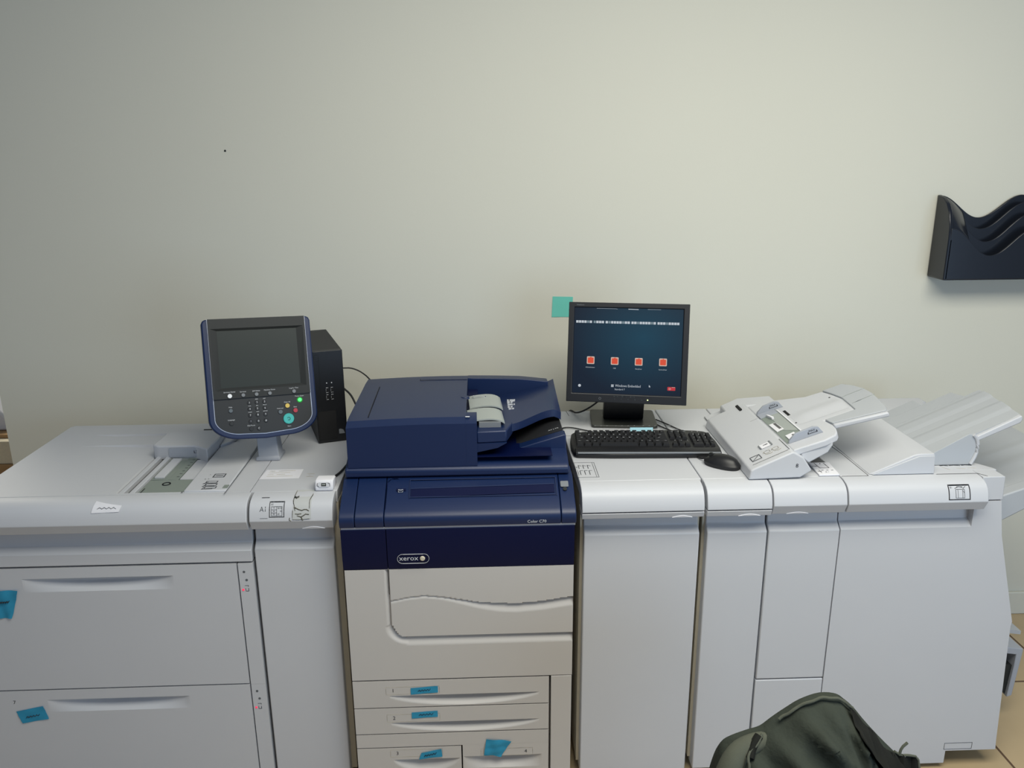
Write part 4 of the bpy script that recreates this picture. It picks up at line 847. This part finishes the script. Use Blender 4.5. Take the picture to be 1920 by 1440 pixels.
c_ = MB(); c_.tube([PI_ @ Vector(p) for p in ((-.49, .71, 1.05), (-.465, .70, 1.03), (-.45, .69, 1.0), (-.435, .68, .968), (-.43, .73, .94))], .0035, 8, 2); c_.build('thick_cable', 'blacksoft', pc, True)
# ================================================================== usb socket box
us = thing('usb_dock', (-.437, .024, .9592), 'small white socket box with one port, standing on the A1 module top', 'usb box')
ub = MB(); ub.prism([(.024, .9595), (.022, .972), (.030, .9885), (.044, .990), (.072, .986), (.078, .975), (.078, .9595)], -.462, -.413); ub.build('housing', 'paper', us, bev=.004, seg=3)
FU = F((-.4375, .0245, .978), (1, 0, 0), (0, .42, 1)); g = MB(); g.slab(FU, rrect(-.017, .017, -.0065, .0065, .006, 5), -.001, .0016); g.build('port_surround', 'white', us)
g = MB(); g.slab(FU, [(-.0065, -.004), (.0065, -.004), (.0065, .004), (-.0065, .004)], .0016, .0022); g.build('port', 'dark', us)
g = MB(); g.slab(FU, [(-.0048, -.0012), (.0048, -.0012), (.0048, .0014), (-.0048, .0014)], .0022, .0028); g.build('port_tongue', 'gray', us)
g = MB(); g.line(FU, [(-.0165, .004), (-.0175, -.002), (-.013, -.005)], .001, .0022); g.line(FU, [(.011, .004), (.016, .003), (.0165, -.004)], .001, .0022); g.build('port_marks', 'ink', us)
c_ = MB(); c_.tube([(-.436, .076, .970), (-.428, .11, .963), (-.412, .15, .964), (-.398, .20, .972), (-.388, .25, .98)], .0032, 8, 3); c_.build('cable', 'blacksoft', us)
# ================================================================== papers, tape, notes
def crumple(u, v, s): return s * (math.sin(u * 9 + v * 5) + math.sin(v * 13 - u * 4)) * .5
def quad_sheet(fr, c4, th=.0005, lift=.0006, wob=.0006, nu=8, nv=6):
    (ax, az), (bx_, bz_), (cx_, cz_), (dx, dz) = c4   # bl, br, tr, tl
    def fn(u, v, n_):
        x = (ax * (1 - u) + bx_ * u) * (1 - v) + (dx * (1 - u) + cx_ * u) * v; z = (az * (1 - u) + bz_ * u) * (1 - v) + (dz * (1 - u) + cz_ * u) * v
        return fr.p(x, z, lift + crumple(u, v, wob) + wob + (th if n_ else 0))
    return MB().sheet(fn, nu, nv, 1)
HZ = XZ
def note(fr, c4, label, mt='note', group=None, scrib=None, **k):
    o = thing('sticky_note', tuple(fr.p(*c4[0], 0)), label, 'sticky note', group)
    quad_sheet(fr, c4, **k).build('paper', mt, o)
    if scrib:
        g = MB(); 
        (x0, z0), (x1, z1) = scrib; n = 9
        g.line(fr, [(x0 + (x1 - x0) * i / n, z0 + (z1 - z0) * i / n + (.0025 if i % 2 else -.002)) for i in range(n + 1)], .0009, k.get('lift', .0006) + k.get('wob', .0006) * 2 + .0012)
        g.build('handwriting', 'inkd', o)
    return o
note(XZ, [(-1.352, .612), (-1.312, .612), (-1.282, .697), (-1.352, .697)], 'blue paper note on the upper left drawer, cut by the photo edge', scrib=((-1.338, .662), (-1.310, .664)), wob=.003)
note(XZ, [(-1.343, .268), (-1.267, .281), (-1.277, .324), (-1.355, .308)], 'slanted blue note on the lower left drawer, under the number 7', scrib=((-1.33, .288), (-1.29, .296)), wob=.001)
FTt = F((0, -.060, 0), (1, 0, 0), (0, 0, 1))
note(FTt, [(-.2205, .370), (-.1440, .375), (-.1440, .396), (-.2205, .391)], 'crisp blue note strip on the uppermost paper tray, under the white printer door', scrib=((-.20, .382), (-.165, .385)), wob=.0004, group=None)
note(FTt, [(-.2210, .290), (-.1470, .294), (-.1470, .314), (-.2210, .310)], 'scribbled blue note strip on the middle full-width paper tray', scrib=((-.20, .302), (-.16, .304)), wob=.0004)
note(FTt, [(-.2060, .150), (-.1380, .158), (-.1400, .184), (-.1980, .172)], 'curled blue note on the half-width paper tray at the printer bottom left', scrib=((-.19, .162), (-.155, .170)), wob=.0008, lift=.001)
note(FTt, [(-.0180, .159), (.0320, .153), (.0620, .205), (-.0100, .213)], 'large crumpled blue note with folded corner on the printer bottom right', wob=.003)
note(F((0, .84, 0), (1, 0, 0), (0, 0, 1)), [(.249, 1.268), (.323, 1.268), (.325, 1.341), (.252, 1.343)], 'square teal sticky note on the wall beside the monitor', 'noteteal', wob=.0004)
PS = PF(TOPC, ZL)
lb = thing('paper_label', (-1.0, -.04, .935), 'white torn paper strip with faint writing on the front edge of the left feeder', 'label')
quad_sheet(PS, [(-1.037, .934), (-.966, .936), (-.961, .948), (-1.033, .955)], wob=.0005).build('paper', 'paper', lb)
g = MB(); g.line(PS, [(-1.022 + .006 * i, .944 + (.0015 if i % 2 else -.0015)) for i in range(9)], .0007, .0030); g.build('handwriting', 'gbtn', lb)
lb = thing('paper_label', (-.58, .15, .96), 'white rectangular paper label on top of the A1 module below the control panel', 'label')
XL = F((0, 0, T0), (1, 0, 0), (0, 1, 0))
quad_sheet(XL, [(-.637, .116), (-.526, .118), (-.527, .186), (-.632, .186)], wob=.0001, lift=.0003).build('paper', 'paper', lb)
g = MB()
for k in range(4): g.line(XL, [(-.620, .174 - .013 * k), (-.605 + .01 * (k % 2), .174 - .013 * k)], .0012, .0014); g.line(XL, [(-.595, .174 - .013 * k), (-.548 - .012 * (k % 3), .175 - .013 * k)], .0012, .0014)
g.build('handwriting', 'beige', lb)
tp = thing('adhesive_tape', (-.488, -.04, .93), 'dirty piece of clear tape on the front edge of the A1 module', 'tape')
quad_sheet(PS, [(-.513, .907), (-.464, .909), (-.464, .9588), (-.510, .9588)], wob=.0002, lift=.0002, nu=6, nv=10).build('film', 'tape', tp)
g = MB(); hh = .0016
g.line(PS, [(-.511, .955), (-.505, .954), (-.500, .955)], .0018, hh); g.line(PS, [(-.511, .958), (-.512, .950), (-.508, .940), (-.506, .930)], .0014, hh)
g.line(PS, [(-.508, .937), (-.502, .935), (-.495, .932), (-.488, .930), (-.482, .932), (-.476, .932), (-.470, .929)], .0022, hh)
g.line(PS, [(-.505, .922), (-.498, .921), (-.490, .922)], .002, hh); g.line(PS, [(-.500, .917), (-.490, .914), (-.484, .917), (-.478, .921), (-.470, .920)], .0022, hh); g.line(PS, [(-.490, .914), (-.486, .906)], .0028, hh)
g.line(PS, [(-.464, .957), (-.469, .951), (-.468, .935)], .0012, hh); g.line(PS, [(-.520, .912), (-.521, .906), (-.517, .904)], .0014, hh); g.line(PS, [(-.513, .908), (-.495, .907), (-.468, .909)], .0008, hh); g.line(PS, [(-.512, .930), (-.513, .912)], .0010, hh)
g.build('grime', 'dirt', tp)
MB().disc(F((0, .8395, 0), (1, 0, 0), (0, 0, 1)), -.857, 1.852, .0035, 0, .0012, 8).build('wall_mark', 'chargray').__setitem__('label', 'small dark nail hole high on the white wall, left of centre')
bpy.data.objects['wall_mark']['category'] = 'mark'
# ================================================================== wall file holder
fh = thing('wall_file_holder', (1.82, .8, 1.40), 'glossy black wave-shaped file holder hanging on the wall at the right edge', 'file holder')
x0, x1 = 1.616, 2.24
def wv(zt, am, ph=0): return lambda x: zt + am * (1 - math.cos(2 * math.pi * (x - 1.766 - ph) / .298))   # trough height, half swing
def panel(y0, y1, lo, fn, xa=x0, xb=x1, n=90):
    pts = [(xa + (xb - xa) * i / n, fn(xa + (xb - xa) * i / n)) for i in range(n + 1)]
    return MB().slab(XZ, [(xa, lo), (xb, lo)] + pts[::-1], -y1, -y0)
back_w, front_w = wv(1.608, .039), wv(1.485, .047, .002)
panel(.828, .838, 1.402, back_w).build('back_panel', 'holder', fh, bev=.002, ang=60)
for y0, y1, zt, am, ph in ((.800, .806, 1.571, .045, -.004), (.770, .776, 1.529, .048, .002)):
    panel(y0, y1, 1.404, wv(zt, am, ph), x0 + .012).build('divider', 'holder', fh, bev=.002, ang=60)
panel(.733, .740, 1.402, front_w, x0 + .002).build('front_panel', 'holder', fh, bev=.002, ang=60)
sd = MB(); sd.prism([(.838, 1.402), (.733, 1.402), (.733, 1.54), (.737, 1.585), (.752, 1.632), (.775, 1.662), (.80, 1.680), (.838, 1.688)], x0 - .004, x0 + .010); sd.build('side_panel', 'holder', fh, bev=.003)
sh2 = MB()
def shoulder(u, v, n_):
    x = x0 + .006 + (.085 - .02 * v) * u; zt = back_w(x); zf = front_w(x)
    y = .836 - .100 * v; z = zt + (zf - zt) * (v ** (1.6 - .5 * u)); return Vector((x, y, z - (0 if n_ else .006)))
sh2.sheet(shoulder, 12, 14, 1).build('shoulder', 'holder', fh, ang=60)
box(x0, x1, .735, .838, 1.400, 1.406).build('floor_panel', 'holder', fh)
MB().disc(F((0, .8275, 0), (1, 0, 0), (0, 0, 1)), 1.885, 1.628, .0035, 0, .0015, 12, .6).build('screw', 'metal', fh)
# ================================================================== things seen past the wall end, left edge
sb = thing('side_table', (-2.15, 1.35, 0), 'orange wooden low table glimpsed past the wall end at the left edge', 'table')
box(-2.55, -1.92, 1.15, 1.65, .50, .54).build('tabletop', 'orange', sb, bev=.004)
for x in (-2.52, -1.97):
    for y in (1.18, 1.58): box(x, x + .04, y, y + .04, 0, .50).build('leg', 'orange', sb)
cbx = thing('cardboard_box', (-2.2, 1.4, .54), 'brown cardboard box glimpsed at the left edge on the orange table', 'box')
box(-2.50, -1.96, 1.20, 1.6, .5405, .600).build('carton', 'card', cbx, bev=.002)
tag(box(-2.49, -1.965, 1.21, 1.59, .6010, .700).build('paper_stack', 'cream', bev=.002), 'cream stack of paper on the cardboard box at the left edge', 'paper')
tag(box(-2.49, -1.985, 1.25, 1.59, .7010, .716).build('folder', 'card', bev=.001), 'thin tan folder lying on the cream paper stack', 'folder')
tag(MB().slab(XZ, [(-2.47, .717), (-1.99, .717), (-1.99, .74), (-2.10, .86), (-2.47, .86)], -1.55, -1.30).build('paper_bag', 'paper', bev=.01), 'white paper parcel on the tan folder at the left edge', 'parcel')
# ================================================================== office chair with the jacket
ch = thing('office_chair', (.66, -.95, 0), 'office chair almost hidden under the dark green jacket', 'chair')
MB().slab(XZ, rrect(.525, .765, .52, .700, .07, 6), .648, .672).build('backrest', 'blacksoft', ch, bev=.01)
MB().slab(XY, rrect(.44, .88, -1.16, -.70, .07, 6), .43, .49).build('seat', 'blacksoft', ch, bev=.015)
c_ = MB(); c_.tube([(.66, -.64, .58), (.66, -.615, .46), (.66, -.66, .42), (.66, -.90, .42)], .016, 8, 1); c_.build('back_support', 'black', ch)
c_ = MB(); c_.tube([(.66, -.93, .08), (.66, -.93, .43)], .025, 12); c_.build('gas_lift', 'black', ch)
for k in range(5):
    a = k * 1.2566 + .3; q = MB(); q.tube([(.66, -.93, .09), (.66 + .27 * math.cos(a), -.93 + .27 * math.sin(a), .065)], .018, 8); q.build('leg', 'black', ch)
    q = MB(); q.disc(F((.66 + .27 * math.cos(a) - .01, -.93 + .27 * math.sin(a), .026), (0, 1, 0), (0, 0, 1)), 0, 0, .026, 0, .02, 16); q.build('caster', 'blacksoft', ch)
jk = thing('jacket', (.65, -.68, .50), 'dark green cloth jacket draped over the chair back in the foreground', 'jacket')
SIL = [(.448, .58), (.450, .643), (.453, .681), (.462, .708), (.480, .721), (.510, .733), (.536, .742), (.561, .764), (.585, .783), (.611, .801), (.647, .814), (.680, .811), (.700, .797), (.720, .778), (.745, .747), (.771, .717), (.796, .690), (.815, .670), (.830, .650), (.836, .600)]
def sil(t):
    q = t * (len(SIL) - 1); i = min(int(q), len(SIL) - 2); r = q - i
    P0, P1, P2, P3 = SIL[max(i - 1, 0)], SIL[i], SIL[i + 1], SIL[min(i + 2, len(SIL) - 1)]
    h = lambda a, b, c, d: .5 * ((2 * b) + (-a + c) * r + (2 * a - 5 * b + 4 * c - d) * r * r + (-a + 3 * b - 3 * c + d) * r ** 3)
    return h(P0[0], P1[0], P2[0], P3[0]), h(P0[1], P1[1], P2[1], P3[1])
def fold(x, w):   # x across, w distance down from the crest
    f_ = 0
    for (xa, sl_, amp, wid) in ((.530, .75, .022, .014), (.575, 1.10, .016, .012), (.600, .62, .018, .013), (.650, .50, .014, .012), (.690, .34, .022, .010), (.718, .24, .020, .009), (.490, .45, .016, .014), (.755, .12, .018, .011), (.63, 1.5, .010, .008)):
        c = xa + sl_ * w; f_ += 1.5 * amp * math.exp(-((x - c) / wid) ** 2) * smooth(w / .05)
    return f_ + .0025 * math.sin(x * 95 + w * 40) + .0018 * math.sin(w * 130 - x * 60)
def cloth(u, v, n_):
    xs_, zs_ = sil(u); s = 2 * v - 1     # s<0 back sheet, s>0 camera-side sheet
    w = abs(s) ** 1.25 * .33; e = math.sin(math.pi * min(1, max(0, u))) ** .5
    out_ = (.045 + .060 * e) * (1 - math.exp(-w / .07)) + .10 * w * e
    y = -.68 - out_ * (1 if s > 0 else -.55) ; z = zs_ - w * .97 * (.80 + .2 * e) + .004 * 0
    x = xs_ + (xs_ - .65) * .12 * w
    fo = fold(x, w) * (1 if s > 0 else .2); y -= fo * (1 if s > 0 else -1) * min(1, abs(s) * 4) * .9; z += fo * .35 * (1 if s > 0 else 0)
    return Vector((x, y + (.003 if not n_ and s > 0 else 0), max(z - (0 if n_ else .003), .43)))
MB().sheet(cloth, 70, 60, 1).build('body', 'jacket', jk, ang=180)
def crest_tube(t0, t1, r, dy, dz, mt, name, n=30):
    pts = []
    for i in range(n + 1):
        t = t0 + (t1 - t0) * i / n; x, z = sil(t); pts.append((x, -.68 + dy + .001 * math.sin(i * .9), z + dz + .0008 * math.sin(i * 1.3)))
    MB().tube(pts, r, 8).build(name, mt, jk)
crest_tube(.38, .66, .0030, -.017, .000, 'jacketlight', 'collar_seam')
# left sleeve: rounded faded tube beside the body
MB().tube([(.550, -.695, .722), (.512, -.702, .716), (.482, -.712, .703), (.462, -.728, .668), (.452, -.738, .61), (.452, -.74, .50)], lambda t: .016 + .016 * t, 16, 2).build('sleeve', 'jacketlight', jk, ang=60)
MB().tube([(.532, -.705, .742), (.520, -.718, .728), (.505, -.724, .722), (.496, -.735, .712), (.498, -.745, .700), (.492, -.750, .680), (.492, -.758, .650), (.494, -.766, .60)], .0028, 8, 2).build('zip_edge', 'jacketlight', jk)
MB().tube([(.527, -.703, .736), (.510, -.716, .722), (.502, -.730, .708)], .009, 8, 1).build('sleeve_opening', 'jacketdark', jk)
# dark lining panel falling along the right side
def lining(u, v, n_):
    t = .62 + .34 * u; x, z = sil(t); w = .012 + .11 * v * (.3 + .7 * u)
    q = cloth(t, .5 + .5 * (w / .33) ** .8, 1); return q + Vector((.004, -.004 + (-.001 if n_ else 0), .004 + .004 * math.sin(u * 20 + v * 9)))
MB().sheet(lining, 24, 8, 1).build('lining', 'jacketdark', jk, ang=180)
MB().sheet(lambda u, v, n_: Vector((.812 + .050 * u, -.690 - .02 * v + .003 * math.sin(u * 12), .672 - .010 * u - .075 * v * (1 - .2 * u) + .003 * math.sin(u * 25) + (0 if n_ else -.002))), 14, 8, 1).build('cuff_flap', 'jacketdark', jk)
MB().tube([(.812, -.688, .676), (.826, -.690, .667), (.840, -.692, .669), (.860, -.692, .664), (.862, -.70, .640)], .0025, 8, 1).build('cuff_seam', 'jacketlight', jk)
MB().tube([(.822, -.69, .668), (.826, -.688, .684), (.838, -.686, .694)], .003, 6, 1).build('drawcord', 'jacketlight', jk)
bpy.context.view_layer.update()
